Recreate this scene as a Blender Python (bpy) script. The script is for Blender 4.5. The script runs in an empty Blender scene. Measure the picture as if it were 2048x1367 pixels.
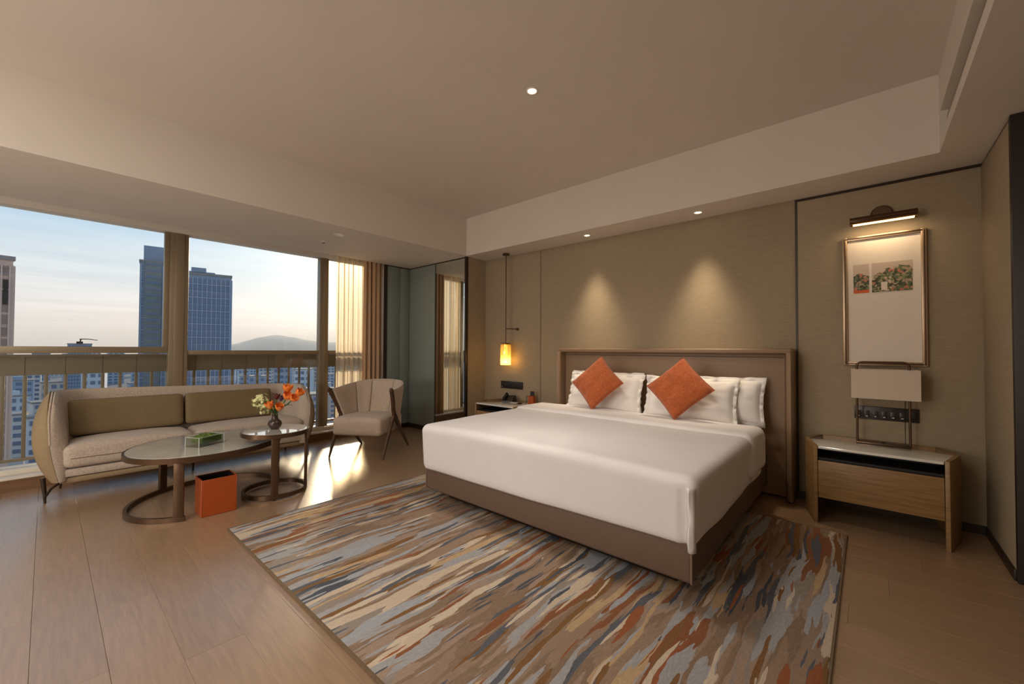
import bpy, bmesh, math, random
from mathutils import Vector, Matrix, noise
C = bpy.context.scene.collection
SC = bpy.context.scene
random.seed(7)
PI = math.pi

# ------------------------------------------------------------------ camera
YAW, PIT, ROL = .719, .0182, -.0039
cy, sy, cp, sp = math.cos(YAW), math.sin(YAW), math.cos(PIT), math.sin(PIT)
Rv = Vector((cy, sy, 0)); Fv = Vector((-sy*cp, cy*cp, sp)); Uv = Vector((sy*sp, -cy*sp, cp))
cr_, sr_ = math.cos(ROL), math.sin(ROL)
R2 = Rv*cr_ + Uv*(-sr_); U2 = Rv*sr_ + Uv*cr_
cam_d = bpy.data.cameras.new('camera'); cam = bpy.data.objects.new('camera', cam_d); C.objects.link(cam)
cam_d.sensor_width = 36; cam_d.lens = 814.65/2048*36; cam_d.clip_start = .05; cam_d.clip_end = 20000
cam.matrix_world = Matrix(((R2.x, U2.x, -Fv.x, 0), (R2.y, U2.y, -Fv.y, 0), (R2.z, U2.z, -Fv.z, 1.25), (0, 0, 0, 1)))
SC.camera = cam

# ------------------------------------------------------------------ colour management and sky
SC.view_settings.view_transform = 'Standard'; SC.view_settings.look = 'None'
SC.view_settings.gamma = 1; SC.view_settings.exposure = 0.0; SC.view_settings.use_curve_mapping = False
SC.cycles.max_bounces = 10; SC.cycles.diffuse_bounces = 5; SC.cycles.glossy_bounces = 4
SC.cycles.transparent_max_bounces = 16; SC.cycles.sample_clamp_indirect = 6.0

def s2l(c):
    return tuple(((v/255)/12.92 if v/255 <= .04045 else ((v/255+.055)/1.055)**2.4) for v in c[:3]) + (1,)

SUN_AZ, SUN_EL = math.radians(28), math.radians(12)
SUN = Vector((-math.cos(SUN_AZ)*math.cos(SUN_EL), math.sin(SUN_AZ)*math.cos(SUN_EL), math.sin(SUN_EL)))
W = bpy.data.worlds.new('sky'); SC.world = W; W.use_nodes = True
nt = W.node_tree; nt.nodes.clear()
def N(nt, t, **k):
    n = nt.nodes.new(t)
    for a, v in k.items(): setattr(n, a, v)
    return n
def ramp(nt, stops, interp='LINEAR'):
    r = N(nt, 'ShaderNodeValToRGB'); r.color_ramp.interpolation = interp
    e = r.color_ramp.elements
    while len(e) < len(stops): e.new(.5)
    for x, (p, c) in zip(e, stops): x.position = p; x.color = c if len(c) == 4 else s2l(c)
    return r
def mth(nt, op, a=None, b=None, clamp=False):
    m = N(nt, 'ShaderNodeMath', operation=op, use_clamp=clamp)
    for i, v in enumerate((a, b)):
        if v is None: continue
        if isinstance(v, (int, float)): m.inputs[i].default_value = v
        else: nt.links.new(v, m.inputs[i])
    return m.outputs[0]
def mixc(nt, f, a, b, blend='MIX'):
    m = N(nt, 'ShaderNodeMix', data_type='RGBA', blend_type=blend)
    for i, v in ((0, f), (6, a), (7, b)):
        if isinstance(v, (int, float)): m.inputs[i].default_value = v
        elif isinstance(v, tuple): m.inputs[i].default_value = v
        else: nt.links.new(v, m.inputs[i])
    return m.outputs[2]
L = nt.links.new
tc = N(nt, 'ShaderNodeTexCoord'); sep = N(nt, 'ShaderNodeSeparateXYZ'); L(tc.outputs['Generated'], sep.inputs[0])
el = sep.outputs[2]
base = ramp(nt, [(0, (150, 140, 140)), (.48, (196, 180, 174)), (.50, (220, 200, 190)), (.535, (216, 208, 204)), (.57, (194, 203, 210)), (.615, (160, 189, 212)), (.68, (120, 166, 206)), (1, (96, 138, 180))])
L(mth(nt, 'ADD', mth(nt, 'MULTIPLY', el, .5), .5), base.inputs[0])
# thin clouds laid out on a plane overhead
elc = mth(nt, 'MAXIMUM', el, .03)
cb = N(nt, 'ShaderNodeCombineXYZ')
L(mth(nt, 'DIVIDE', sep.outputs[0], elc), cb.inputs[0]); L(mth(nt, 'DIVIDE', sep.outputs[1], elc), cb.inputs[1])
mp = N(nt, 'ShaderNodeMapping'); mp.inputs['Scale'].default_value = (.35, .16, 1); mp.inputs['Rotation'].default_value = (0, 0, .6); L(cb.outputs[0], mp.inputs[0])
nz = N(nt, 'ShaderNodeTexNoise'); nz.inputs['Scale'].default_value = 1.2; nz.inputs['Detail'].default_value = 6; nz.inputs['Roughness'].default_value = .6; L(mp.outputs[0], nz.inputs[0])
cl = ramp(nt, [(.45, (0, 0, 0, 1)), (.75, (1, 1, 1, 1))]); L(nz.outputs[0], cl.inputs[0])
sky = mixc(nt, mth(nt, 'MULTIPLY', cl.outputs[0], .55), base.outputs[0], s2l((232, 228, 226)))
# hazy glow round the low sun
dt = N(nt, 'ShaderNodeVectorMath', operation='DOT_PRODUCT'); L(tc.outputs['Generated'], dt.inputs[0]); dt.inputs[1].default_value = SUN
d0 = mth(nt, 'MAXIMUM', dt.outputs['Value'], 0)
g1 = mth(nt, 'MULTIPLY', mth(nt, 'POWER', d0, 22.), .38)
g2 = mth(nt, 'MULTIPLY', mth(nt, 'POWER', d0, 420.), 6.0)
sky = mixc(nt, 1.0, sky, mixc(nt, g1, (0, 0, 0, 1), (1, .80, .55, 1)), 'ADD')
glow = N(nt, 'ShaderNodeVectorMath', operation='SCALE'); glow.inputs[0].default_value = (1, .72, .36); L(g2, glow.inputs['Scale'])
sky = mixc(nt, 1.0, sky, glow.outputs[0], 'ADD')
bg = N(nt, 'ShaderNodeBackground'); L(sky, bg.inputs[0]); bg.inputs[1].default_value = 1.38
wo = N(nt, 'ShaderNodeOutputWorld'); L(bg.outputs[0], wo.inputs[0])

def light(name, kind, loc, power, col, target=None, **k):
    d = bpy.data.lights.new(name, kind); d.energy = power; d.color = col
    for a, v in k.items(): setattr(d, a, v)
    o = bpy.data.objects.new(name, d); C.objects.link(o); o.location = loc
    if target is not None: o.rotation_euler = (Vector(target)-Vector(loc)).to_track_quat('-Z', 'Y').to_euler()
    return o
sun = light('sun', 'SUN', (0, 0, 60), 4.2, (1, .78, .52), None, angle=math.radians(6))
sun.rotation_euler = (-SUN).to_track_quat('-Z', 'Y').to_euler()
WARM = (1, .96, .905)
light('fill_area_overhead', 'AREA', (-2.4, -1.6, 3.04), 108, WARM, (-2.6, -1.4, 0), shape='RECTANGLE', size=3.0, size_y=1.2)  # added overhead fill out of view, with no fitting behind it
light('fill_point_rear', 'POINT', (-1.9, -2.2, 1.3), 92, WARM, shadow_soft_size=.4)  # unseen fill added behind the camera to lift ceiling and walls
light('fill_point_window_side', 'POINT', (-3.5, -2.4, 1.2), 60, (1, .98, .96), shadow_soft_size=.4)  # second added fill, also unseen, brightening the window side

# ------------------------------------------------------------------ helpers
def bm_new(): return bmesh.new()
def shade(me, ang=40):
    for p in me.polygons: p.use_smooth = True
    me.set_sharp_from_angle(angle=math.radians(ang))
def obj(name, bm, mat, parent=None, smooth=True, ang=40, recalc=True, world=True, kind=None):
    """link a bmesh as one object; coordinates are in the parent's frame when world is False, else world minus the parent's place"""
    if recalc: bmesh.ops.recalc_face_normals(bm, faces=bm.faces)
    me = bpy.data.meshes.new(name); bm.to_mesh(me); bm.free()
    if isinstance(mat, (list, tuple)):
        for m in mat: me.materials.append(m)
    elif mat: me.materials.append(mat)
    if smooth: shade(me, ang)
    o = bpy.data.objects.new(name, me); C.objects.link(o)
    if parent is not None:
        o.parent = parent
        if world and parent.get('_base') is not None:
            b = Vector(parent['_base']); me.transform(Matrix.Translation(-b))
        o['_base'] = tuple(parent.get('_base', (0, 0, 0)))
    if kind: o['kind'] = kind
    return o
def thing(name, label, cat, loc=(0, 0, 0), rz=0, group=None):
    o = bpy.data.objects.new(name, None); C.objects.link(o); o.location = loc; o.rotation_euler = (0, 0, rz)
    o.empty_display_size = .05
    o['label'] = label; o['category'] = cat
    if rz == 0: o['_base'] = tuple(loc)
    if group: o['group'] = group
    return o
def tag(o, label, cat, group=None):
    o['label'] = label; o['category'] = cat
    if group: o['group'] = group
    return o
def struct(name, bm, mat, parent=None, **k):
    o = obj(name, bm, mat, parent, **k)
    if parent is None: o['kind'] = 'structure'
    return o
def mlabel(o, s): o['label'] = s; return o
def box(bm, x0, x1, y0, y1, z0, z1, bev=0., seg=2, M=None, mat=0):
    r = bmesh.ops.create_cube(bm, size=1)
    vs = r['verts']
    for v in vs: v.co = Vector(((x0+x1)/2+v.co.x*(x1-x0), (y0+y1)/2+v.co.y*(y1-y0), (z0+z1)/2+v.co.z*(z1-z0)))
    fs = list({f for v in vs for f in v.link_faces})
    if bev > 0:
        es = list({e for v in vs for e in v.link_edges})
        rr = bmesh.ops.bevel(bm, geom=es, offset=bev, segments=seg, profile=.5, affect='EDGES')
        fs = list(set(rr['faces']) | {f for f in fs if f.is_valid}); vs = list({v for f in fs for v in f.verts})
    for f in fs:
        if f.is_valid: f.material_index = mat
    if M is not None: bmesh.ops.transform(bm, matrix=M, verts=vs)
    return bm
def B(*a, **k): return box(bm_new(), *a, **k)
def prism(bm, pts, z0, z1, bev=0):
    lo = [bm.verts.new((x, y, z0)) for x, y in pts]; hi = [bm.verts.new((x, y, z1)) for x, y in pts]
    n = len(pts)
    bm.faces.new(lo[::-1]); bm.faces.new(hi)
    for i in range(n): bm.faces.new((lo[i], lo[(i+1) % n], hi[(i+1) % n], hi[i]))
    if bev: bmesh.ops.bevel(bm, geom=list({e for v in lo+hi for e in v.link_edges}), offset=bev, segments=2, profile=.5, affect='EDGES')
    return bm
def lathe(bm, prof, c=(0, 0, 0), seg=32, axis='Z', cap=True):
    rings = []
    for r, z in prof:
        ring = []
        for i in range(seg):
            a = 2*PI*i/seg; p = (r*math.cos(a), r*math.sin(a), z)
            if axis == 'Y': p = (p[0], -p[2], p[1])
            if axis == 'X': p = (p[2], p[0], p[1])
            ring.append(bm.verts.new((p[0]+c[0], p[1]+c[1], p[2]+c[2])))
        rings.append(ring)
    for a, b in zip(rings, rings[1:]):
        for i in range(seg): bm.faces.new((a[i], a[(i+1) % seg], b[(i+1) % seg], b[i]))
    if cap:
        bm.faces.new(rings[0][::-1]); bm.faces.new(rings[-1])
    return bm
def tube(bm, pts, rad, seg=10, flat=None, closed=False, up=Vector((0, 0, 1))):
    """sweep a round (or, with flat=(w,h), rectangular) section along points"""
    pts = [Vector(p) for p in pts]; n = len(pts); rings = []
    for i, p in enumerate(pts):
        a = pts[(i-1) % n] if (closed or i > 0) else p
        b = pts[(i+1) % n] if (closed or i < n-1) else p
        t = (b-a).normalized()
        s = t.cross(up)
        if s.length < 1e-3: s = t.cross(Vector((1, 0, 0)))
        s.normalize(); u = s.cross(t).normalized()
        ring = []
        if flat:
            w, h = flat[i] if isinstance(flat, list) else flat
            for q in ((-1, -1), (1, -1), (1, 1), (-1, 1)): ring.append(bm.verts.new(p + s*q[0]*w/2 + u*q[1]*h/2))
        else:
            r = rad[i] if isinstance(rad, (list, tuple)) else rad
            for k in range(seg):
                an = 2*PI*k/seg; ring.append(bm.verts.new(p + s*math.cos(an)*r + u*math.sin(an)*r))
        rings.append(ring)
    m = len(rings[0])
    for i in range(n if closed else n-1):
        a, b = rings[i], rings[(i+1) % n]
        for k in range(m): bm.faces.new((a[k], a[(k+1) % m], b[(k+1) % m], b[k]))
    if not closed:
        bm.faces.new(rings[0][::-1]); bm.faces.new(rings[-1])
    return bm
def rbox(lo, hi, r, n=(8, 8, 4), fn=None, M=None, drop_bottom=False):
    """soft box: a subdivided cube rounded by radius r, each vertex then passed through fn"""
    bm = bm_new(); lo = Vector(lo); hi = Vector(hi)
    idx = {}
    def coord(i, n_, a, b):
        # extra density near the ends
        t = i/n_; return a+(b-a)*t
    def V(i, j, k):
        key = (i, j, k)
        if key not in idx:
            p = Vector((coord(i, n[0], lo.x, hi.x), coord(j, n[1], lo.y, hi.y), coord(k, n[2], lo.z, hi.z)))
            q = Vector((min(max(p.x, lo.x+r), hi.x-r), min(max(p.y, lo.y+r), hi.y-r), min(max(p.z, lo.z+r), hi.z-r)))
            d = p-q
            if d.length > 1e-9: p = q + d.normalized()*r
            idx[key] = bm.verts.new(p)
        return idx[key]
    def quad(*v):
        try: bm.faces.new(v)
        except ValueError: pass
    for i in range(n[0]):
        for j in range(n[1]):
            if not drop_bottom: quad(V(i, j, 0), V(i, j+1, 0), V(i+1, j+1, 0), V(i+1, j, 0))
            quad(V(i, j, n[2]), V(i+1, j, n[2]), V(i+1, j+1, n[2]), V(i, j+1, n[2]))
    for i in range(n[0]):
        for k in range(n[2]):
            quad(V(i, 0, k), V(i+1, 0, k), V(i+1, 0, k+1), V(i, 0, k+1))
            quad(V(i, n[1], k), V(i, n[1], k+1), V(i+1, n[1], k+1), V(i+1, n[1], k))
    for j in range(n[1]):
        for k in range(n[2]):
            quad(V(0, j, k), V(0, j, k+1), V(0, j+1, k+1), V(0, j+1, k))
            quad(V(n[0], j, k), V(n[0], j+1, k), V(n[0], j+1, k+1), V(n[0], j, k+1))
    if fn:
        for v in bm.verts: v.co = Vector(fn(v.co.copy()))
    if M is not None: bmesh.ops.transform(bm, matrix=M, verts=bm.verts)
    return bm
def strip(bm, rows, closed_u=False):
    """grid of points -> quads"""
    vs = [[bm.verts.new(p) for p in r] for r in rows]
    for a, b in zip(vs, vs[1:]):
        m = len(a)
        for k in range(m if closed_u else m-1): bm.faces.new((a[k], a[(k+1) % m], b[(k+1) % m], b[k]))
    return vs
def solidify(o, t, off=0):
    m = o.modifiers.new('thick', 'SOLIDIFY'); m.thickness = t; m.offset = off; return o
def lerp(a, b, t): return a+(b-a)*t
def smooth(t): t = min(max(t, 0), 1); return t*t*(3-2*t)

# ------------------------------------------------------------------ materials
def M(name, col, rough=.5, metal=0., var=.0, vscale=8., stretch=(1, 1, 1), bump=0., bscale=200., bstretch=None, spec=.5, col2=None, sheen=0., rand=0., coat=0., detail=4.):
    m = bpy.data.materials.new(name); m.use_nodes = True; nt = m.node_tree
    p = nt.nodes['Principled BSDF']
    p.inputs['Roughness'].default_value = rough; p.inputs['Metallic'].default_value = metal
    p.inputs['Specular IOR Level'].default_value = spec
    if sheen: p.inputs['Sheen Weight'].default_value = sheen
    if coat: p.inputs['Coat Weight'].default_value = coat; p.inputs['Coat Roughness'].default_value = .15
    c = s2l(col)
    p.inputs['Base Color'].default_value = c
    tc = N(nt, 'ShaderNodeTexCoord')
    out = None
    if var or col2:
        mp = N(nt, 'ShaderNodeMapping'); mp.inputs['Scale'].default_value = stretch; nt.links.new(tc.outputs['Object'], mp.inputs[0])
        nz = N(nt, 'ShaderNodeTexNoise'); nz.inputs['Scale'].default_value = vscale; nz.inputs['Detail'].default_value = detail; nt.links.new(mp.outputs[0], nz.inputs[0])
        c2 = s2l(col2) if col2 else tuple(v*(1-var) for v in c[:3])+(1,)
        rp = ramp(nt, [(.35, c), (.68, c2)]); nt.links.new(nz.outputs[0], rp.inputs[0]); out = rp.outputs[0]
    if rand:
        oi = N(nt, 'ShaderNodeObjectInfo')
        f = mth(nt, 'ADD', mth(nt, 'MULTIPLY', oi.outputs['Random'], 2*rand), 1-rand)
        vm = N(nt, 'ShaderNodeVectorMath', operation='SCALE'); nt.links.new(f, vm.inputs['Scale'])
        if out is not None: nt.links.new(out, vm.inputs[0])
        else: vm.inputs[0].default_value = c[:3]
        out = vm.outputs[0]
    if out is not None: nt.links.new(out, p.inputs['Base Color'])
    if bump:
        mp = N(nt, 'ShaderNodeMapping'); mp.inputs['Scale'].default_value = bstretch or stretch; nt.links.new(tc.outputs['Object'], mp.inputs[0])
        nz = N(nt, 'ShaderNodeTexNoise'); nz.inputs['Scale'].default_value = bscale; nz.inputs['Detail'].default_value = 3; nt.links.new(mp.outputs[0], nz.inputs[0])
        bp = N(nt, 'ShaderNodeBump'); bp.inputs['Strength'].default_value = bump; bp.inputs['Distance'].default_value = .004
        nt.links.new(nz.outputs[0], bp.inputs['Height']); nt.links.new(bp.outputs[0], p.inputs['Normal'])
    return m
def emit(name, col, s):
    m = bpy.data.materials.new(name); m.use_nodes = True; p = m.node_tree.nodes['Principled BSDF']
    p.inputs['Base Color'].default_value = s2l(col); p.inputs['Emission Color'].default_value = s2l(col); p.inputs['Emission Strength'].default_value = s
    return m
def glass(name, tint=(1, 1, 1), rough=0., base=.04):
    m = bpy.data.materials.new(name); m.use_nodes = True; nt = m.node_tree; nt.nodes.clear()
    t = N(nt, 'ShaderNodeBsdfTransparent'); t.inputs[0].default_value = (*tint, 1)
    g = N(nt, 'ShaderNodeBsdfGlossy'); g.inputs['Roughness'].default_value = rough
    lw = N(nt, 'ShaderNodeLayerWeight'); lw.inputs[0].default_value = .5
    fr = mth(nt, 'ADD', mth(nt, 'MULTIPLY', mth(nt, 'POWER', lw.outputs['Facing'], 5.), .9), base)
    mx = N(nt, 'ShaderNodeMixShader'); nt.links.new(fr, mx.inputs[0]); nt.links.new(t.outputs[0], mx.inputs[1]); nt.links.new(g.outputs[0], mx.inputs[2])
    o = N(nt, 'ShaderNodeOutputMaterial'); nt.links.new(mx.outputs[0], o.inputs[0])
    return m

m_ceil = M('ceiling_paint', (208, 199, 188), .8, var=.03, vscale=2)
m_soffit = M('soffit_paint', (212, 203, 191), .8, var=.03, vscale=2)
m_wall = M('wall_fabric', (164, 148, 123), .85, var=.12, vscale=14, stretch=(1, 1, 9), bump=.35, bscale=120, bstretch=(1, 1, 12), spec=.2)
m_plain = M('plain_wall_paint', (176, 160, 138), .85)
m_green = M('grey_green_panel', (134, 142, 136), .6, var=.06, vscale=20, stretch=(1, 1, 6), bump=.1, bscale=150, spec=.3)
m_dark = M('dark_bronze_trim', (52, 40, 31), .4, .3)
m_black = M('near_black', (22, 19, 17), .5)
m_darkwood = M('dark_stained_wood', (38, 29, 23), .45, var=.3, vscale=6, stretch=(12, 12, .6))
m_floor = M('floor_wood', (156, 126, 96), .34, var=.22, vscale=7, stretch=(.7, 9, 1), bump=.16, bscale=26, bstretch=(.8, 14, 1), rand=.05, spec=.6, detail=7, coat=.7)
m_floor.node_tree.nodes['Principled BSDF'].inputs['Coat Roughness'].default_value = .3; m_floor.node_tree.nodes['Principled BSDF'].inputs['Coat IOR'].default_value = 1.9
m_subfloor = M('subfloor', (58, 42, 30), .7)
m_ledge = M('ledge_stone', (214, 206, 192), .3, var=.08, vscale=20)
m_ledgewood = M('ledge_wood', (120, 86, 58), .45, var=.25, vscale=5, stretch=(1, .7, 12))
m_alu = M('window_aluminium', (142, 127, 104), .42, .35)
m_rail = M('railing_metal', (122, 110, 92), .5, .3)
m_glass = glass('window_glass', (.97, .985, .98))
m_oak = M('oak_veneer', (152, 118, 74), .45, col2=(124, 94, 56), vscale=5, stretch=(1.2, 1.2, 16), bump=.08, bscale=40, bstretch=(1, 1, 16))
m_marble = M('white_marble', (226, 223, 214), .08, var=.14, vscale=4.5, detail=9, spec=.6, coat=1.)
m_marble.node_tree.nodes['Principled BSDF'].inputs['Coat Roughness'].default_value = .02; m_marble.node_tree.nodes['Principled BSDF'].inputs['Coat IOR'].default_value = 1.75
m_bronze = M('bronze_metal', (96, 74, 56), .34, .75)
m_brass = M('brass', (176, 132, 66), .25, .9)
m_leather = M('taupe_leather', (138, 112, 86), .48, var=.08, vscale=30, bump=.12, bscale=260)
m_leather2 = M('taupe_leather_base', (106, 86, 72), .5, var=.08, vscale=30, bump=.12, bscale=260)
m_linen = M('white_linen', (226, 222, 222), .8, var=.03, vscale=5, bump=.08, bscale=90, spec=.2, sheen=.15)
m_pillow = M('white_pillow_cotton', (232, 229, 226), .8, bump=.1, bscale=60, spec=.2, sheen=.15)
m_orange = M('burnt_orange_weave', (186, 98, 54), .85, var=.3, vscale=70, bump=.8, bscale=160, spec=.15, sheen=.3)
m_tweed = M('beige_tweed', (192, 176, 160), .9, var=.25, vscale=90, bump=.5, bscale=180, spec=.15, sheen=.2)
m_olive = M('olive_taupe_cloth', (124, 106, 76), .75, var=.08, vscale=40, bump=.15, bscale=220, spec=.25)
m_shell = M('sofa_shell_cloth', (150, 130, 100), .7, var=.08, vscale=40, bump=.15, bscale=220, spec=.25)
m_chair = M('chair_boucle', (198, 180, 162), .9, var=.18, vscale=80, bump=.5, bscale=170, spec=.15, sheen=.2)
m_walnut = M('walnut_wood', (92, 64, 42), .4, col2=(66, 44, 28), vscale=8, stretch=(3, 3, 3))
m_legmetal = M('dark_leg_metal', (58, 46, 38), .35, .5)
m_binorange = M('orange_leatherette', (166, 74, 24), .42, var=.06, vscale=40, bump=.1, bscale=300)
m_white = M('white_plastic', (225, 220, 210), .4)
m_black_gloss = M('black_plastic', (24, 22, 22), .3)
m_panel = M('dark_outlet_plate', (44, 38, 36), .35, .2)
m_frame = M('champagne_frame', (176, 152, 124), .35, .6)
m_mat = M('picture_mat', (226, 214, 198), .7, var=.02)
m_mirror = M('mirror_silver', (225, 228, 226), .02, 1.0)
m_vase = M('dark_vase_glass', (70, 56, 48), .18, .3)
m_stem = M('green_stem', (80, 110, 50), .5)
m_leaf = M('green_leaf', (84, 116, 52), .5, var=.25, vscale=40)
m_tulip = M('orange_petal', (240, 146, 58), .5, var=.25, vscale=50, col2=(222, 100, 38))
m_cream_fl = M('cream_petal', (226, 226, 168), .6)
m_burg = M('burgundy_petal', (92, 34, 36), .6)
m_moss = M('green_moss', (104, 122, 40), .95, col2=(58, 78, 22), vscale=60, bump=1.0, bscale=220)
m_acryl = glass('clear_acrylic', (.90, .93, .92), base=.10)
m_acryledge = M('polished_acrylic_edge', (206, 214, 208), .15, spec=.8)
m_drape = M('drape_cloth', (192, 158, 126), .8, var=.08, vscale=60, bump=.1, bscale=200, spec=.2)
m_led = emit('downlight_lens', (255, 236, 200), 5)
m_led_pic = emit('picture_light_strip', (255, 214, 150), 3)

def sheer_material():
    m = bpy.data.materials.new('sheer_voile'); m.use_nodes = True; nt = m.node_tree; nt.nodes.clear()
    d = N(nt, 'ShaderNodeBsdfDiffuse'); d.inputs[0].default_value = s2l((246, 232, 206))
    t = N(nt, 'ShaderNodeBsdfTranslucent'); t.inputs[0].default_value = s2l((255, 240, 212))
    tr = N(nt, 'ShaderNodeBsdfTransparent'); tr.inputs[0].default_value = s2l((255, 244, 222))
    a = N(nt, 'ShaderNodeMixShader'); a.inputs[0].default_value = .74; nt.links.new(d.outputs[0], a.inputs[1]); nt.links.new(t.outputs[0], a.inputs[2])
    b = N(nt, 'ShaderNodeMixShader'); b.inputs[0].default_value = .28; nt.links.new(a.outputs[0], b.inputs[1]); nt.links.new(tr.outputs[0], b.inputs[2])
    o = N(nt, 'ShaderNodeOutputMaterial'); nt.links.new(b.outputs[0], o.inputs[0]); return m
m_sheer = sheer_material()
def shade_material():
    m = bpy.data.materials.new('lamp_shade_linen'); m.use_nodes = True; nt = m.node_tree; nt.nodes.clear()
    d = N(nt, 'ShaderNodeBsdfDiffuse'); d.inputs[0].default_value = s2l((228, 214, 194))
    t = N(nt, 'ShaderNodeBsdfTranslucent'); t.inputs[0].default_value = s2l((228, 206, 176))
    a = N(nt, 'ShaderNodeMixShader'); a.inputs[0].default_value = .3; nt.links.new(d.outputs[0], a.inputs[1]); nt.links.new(t.outputs[0], a.inputs[2])
    o = N(nt, 'ShaderNodeOutputMaterial'); nt.links.new(a.outputs[0], o.inputs[0]); return m
m_shade = shade_material()
def amber_material():
    m = bpy.data.materials.new('amber_glass'); m.use_nodes = True; nt = m.node_tree; nt.nodes.clear()
    t = N(nt, 'ShaderNodeBsdfTransparent'); t.inputs[0].default_value = (1, .88, .55, 1)
    l = N(nt, 'ShaderNodeBsdfTranslucent'); l.inputs[0].default_value = (.98, .82, .42, 1)
    g = N(nt, 'ShaderNodeBsdfGlossy'); g.inputs['Roughness'].default_value = .08; g.inputs[0].default_value = (1, .85, .55, 1)
    a = N(nt, 'ShaderNodeMixShader'); a.inputs[0].default_value = .5; nt.links.new(t.outputs[0], a.inputs[1]); nt.links.new(l.outputs[0], a.inputs[2])
    b = N(nt, 'ShaderNodeMixShader'); b.inputs[0].default_value = .12; nt.links.new(a.outputs[0], b.inputs[1]); nt.links.new(g.outputs[0], b.inputs[2])
    o = N(nt, 'ShaderNodeOutputMaterial'); nt.links.new(b.outputs[0], o.inputs[0]); return m
m_amber = amber_material()

def rug_material():
    m = bpy.data.materials.new('abstract_streak_rug'); m.use_nodes = True; nt = m.node_tree
    p = nt.nodes['Principled BSDF']; p.inputs['Roughness'].default_value = .95; p.inputs['Specular IOR Level'].default_value = .1
    tc = N(nt, 'ShaderNodeTexCoord')
    def noise_at(sx, sy, off, detail=3., rough=.55, scale=1., dist=0.):
        mp = N(nt, 'ShaderNodeMapping'); mp.inputs['Scale'].default_value = (sx, sy, 1); mp.inputs['Location'].default_value = (off*3.71, off*1.93, off*5.3)
        nt.links.new(vec, mp.inputs[0])
        n = N(nt, 'ShaderNodeTexNoise'); n.inputs['Scale'].default_value = scale; n.inputs['Detail'].default_value = detail; n.inputs['Roughness'].default_value = rough; n.inputs['Distortion'].default_value = dist
        nt.links.new(mp.outputs[0], n.inputs[0]); return n.outputs[0]
    # meander: shift the cross direction by a slow noise, and fray the edges with a fast one
    vec = tc.outputs['Object']
    w1 = noise_at(2.0, 1.1, 1, 2.); w2 = noise_at(46, 9, 2, 2.)
    sep = N(nt, 'ShaderNodeSeparateXYZ'); nt.links.new(tc.outputs['Object'], sep.inputs[0])
    x = mth(nt, 'ADD', sep.outputs[0], mth(nt, 'ADD', mth(nt, 'MULTIPLY', w1, .16), mth(nt, 'MULTIPLY', w2, .02)))
    y = mth(nt, 'ADD', sep.outputs[1], mth(nt, 'MULTIPLY', w2, .12))
    cb = N(nt, 'ShaderNodeCombineXYZ'); nt.links.new(x, cb.inputs[0]); nt.links.new(y, cb.inputs[1])
    vec = cb.outputs[0]
    b0 = ramp(nt, [(.40, (150, 127, 108)), (.45, (136, 114, 95)), (.52, (158, 136, 119)), (.58, (146, 135, 125))], 'CONSTANT'); nt.links.new(noise_at(7, .9, 3), b0.inputs[0])
    col = b0.outputs[0]
    for off, sx, sy_, thr, c in ((4, 10, .8, .57, (160, 158, 158)), (5, 13, 1.0, .62, (184, 156, 120)), (6, 12, .9, .62, (136, 90, 62)),
                                 (7, 14, .9, .62, (128, 94, 60)), (8, 9, .75, .635, (196, 178, 156)), (9, 17, 1.1, .615, (96, 98, 104)),
                                 (10, 12, .9, .63, (160, 162, 166)), (11, 20, 1.5, .655, (82, 85, 92)), (12, 18, 1.2, .67, (150, 92, 62)), (13, 14, .9, .66, (200, 184, 162))):
        f = mth(nt, 'GREATER_THAN', noise_at(sx, sy_, off, 2.), thr)
        col = mixc(nt, f, col, s2l(c))
    # thread-to-thread fleck
    fl = ramp(nt, [(.3, (.80, .80, .80, 1)), (.7, (1.12, 1.12, 1.12, 1))]); nt.links.new(noise_at(160, 30, 20, 3., .7), fl.inputs[0])
    col = mixc(nt, 1.0, col, fl.outputs[0], 'MULTIPLY')
    nt.links.new(col, p.inputs['Base Color'])
    vec = tc.outputs['Object']
    bp = N(nt, 'ShaderNodeBump'); bp.inputs['Strength'].default_value = .6; bp.inputs['Distance'].default_value = .006
    nt.links.new(noise_at(260, 200, 21, 3., .7), bp.inputs['Height']); nt.links.new(bp.outputs[0], p.inputs['Normal'])
    return m
m_rug = rug_material()
m_rugedge = M('rug_binding', (112, 92, 70), .95, var=.2, vscale=60)

# ------------------------------------------------------------------ the room
XW, YB, ZC, ZH = -5.58, 4.25, 2.548, 3.066     # window-side face, headboard wall, soffit height, tray height
XR, YM = .607, 3.87                            # short right wall, mirror wall
X1, X2, Y1, Y0 = -4.20, .362, 3.828, -2.2      # tray edges
XE, YF = 3.0, -2.7                             # far right wall, wall behind the camera

fl = struct('floor', B(-5.9, XE, YF, 4.4, -.12, -.012), m_subfloor)
def plank_mesh(Lp, Wp):
    bm = B(-Lp/2, Lp/2, -Wp/2, Wp/2, -.012, 0, bev=.0006, seg=1); me = bpy.data.meshes.new('plank'); bmesh.ops.recalc_face_normals(bm, faces=bm.faces); bm.to_mesh(me); bm.free()
    me.materials.append(m_floor); return me
PW, PL = .2055, 1.22
row = 0; cache = {}
y = -.025 - PW*5
while y < 4.3:
    y2 = min(y+PW, YB+.02)
    off = (row*.437) % 1 * PL
    x = -5.66 - off
    while x < XE:
        a, b = max(x, -5.66), min(x+PL, XE)
        if b-a > .05 and y2-y > .03:
            key = (round(b-a, 3), round(y2-y, 3))
            if key not in cache: cache[key] = plank_mesh(key[0]-.0007, key[1]-.0007)
            o = bpy.data.objects.new('plank', cache[key]); C.objects.link(o); o.parent = fl; o.location = ((a+b)/2, (y+y2)/2, 0)
        x += PL
    y += PW; row += 1
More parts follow.
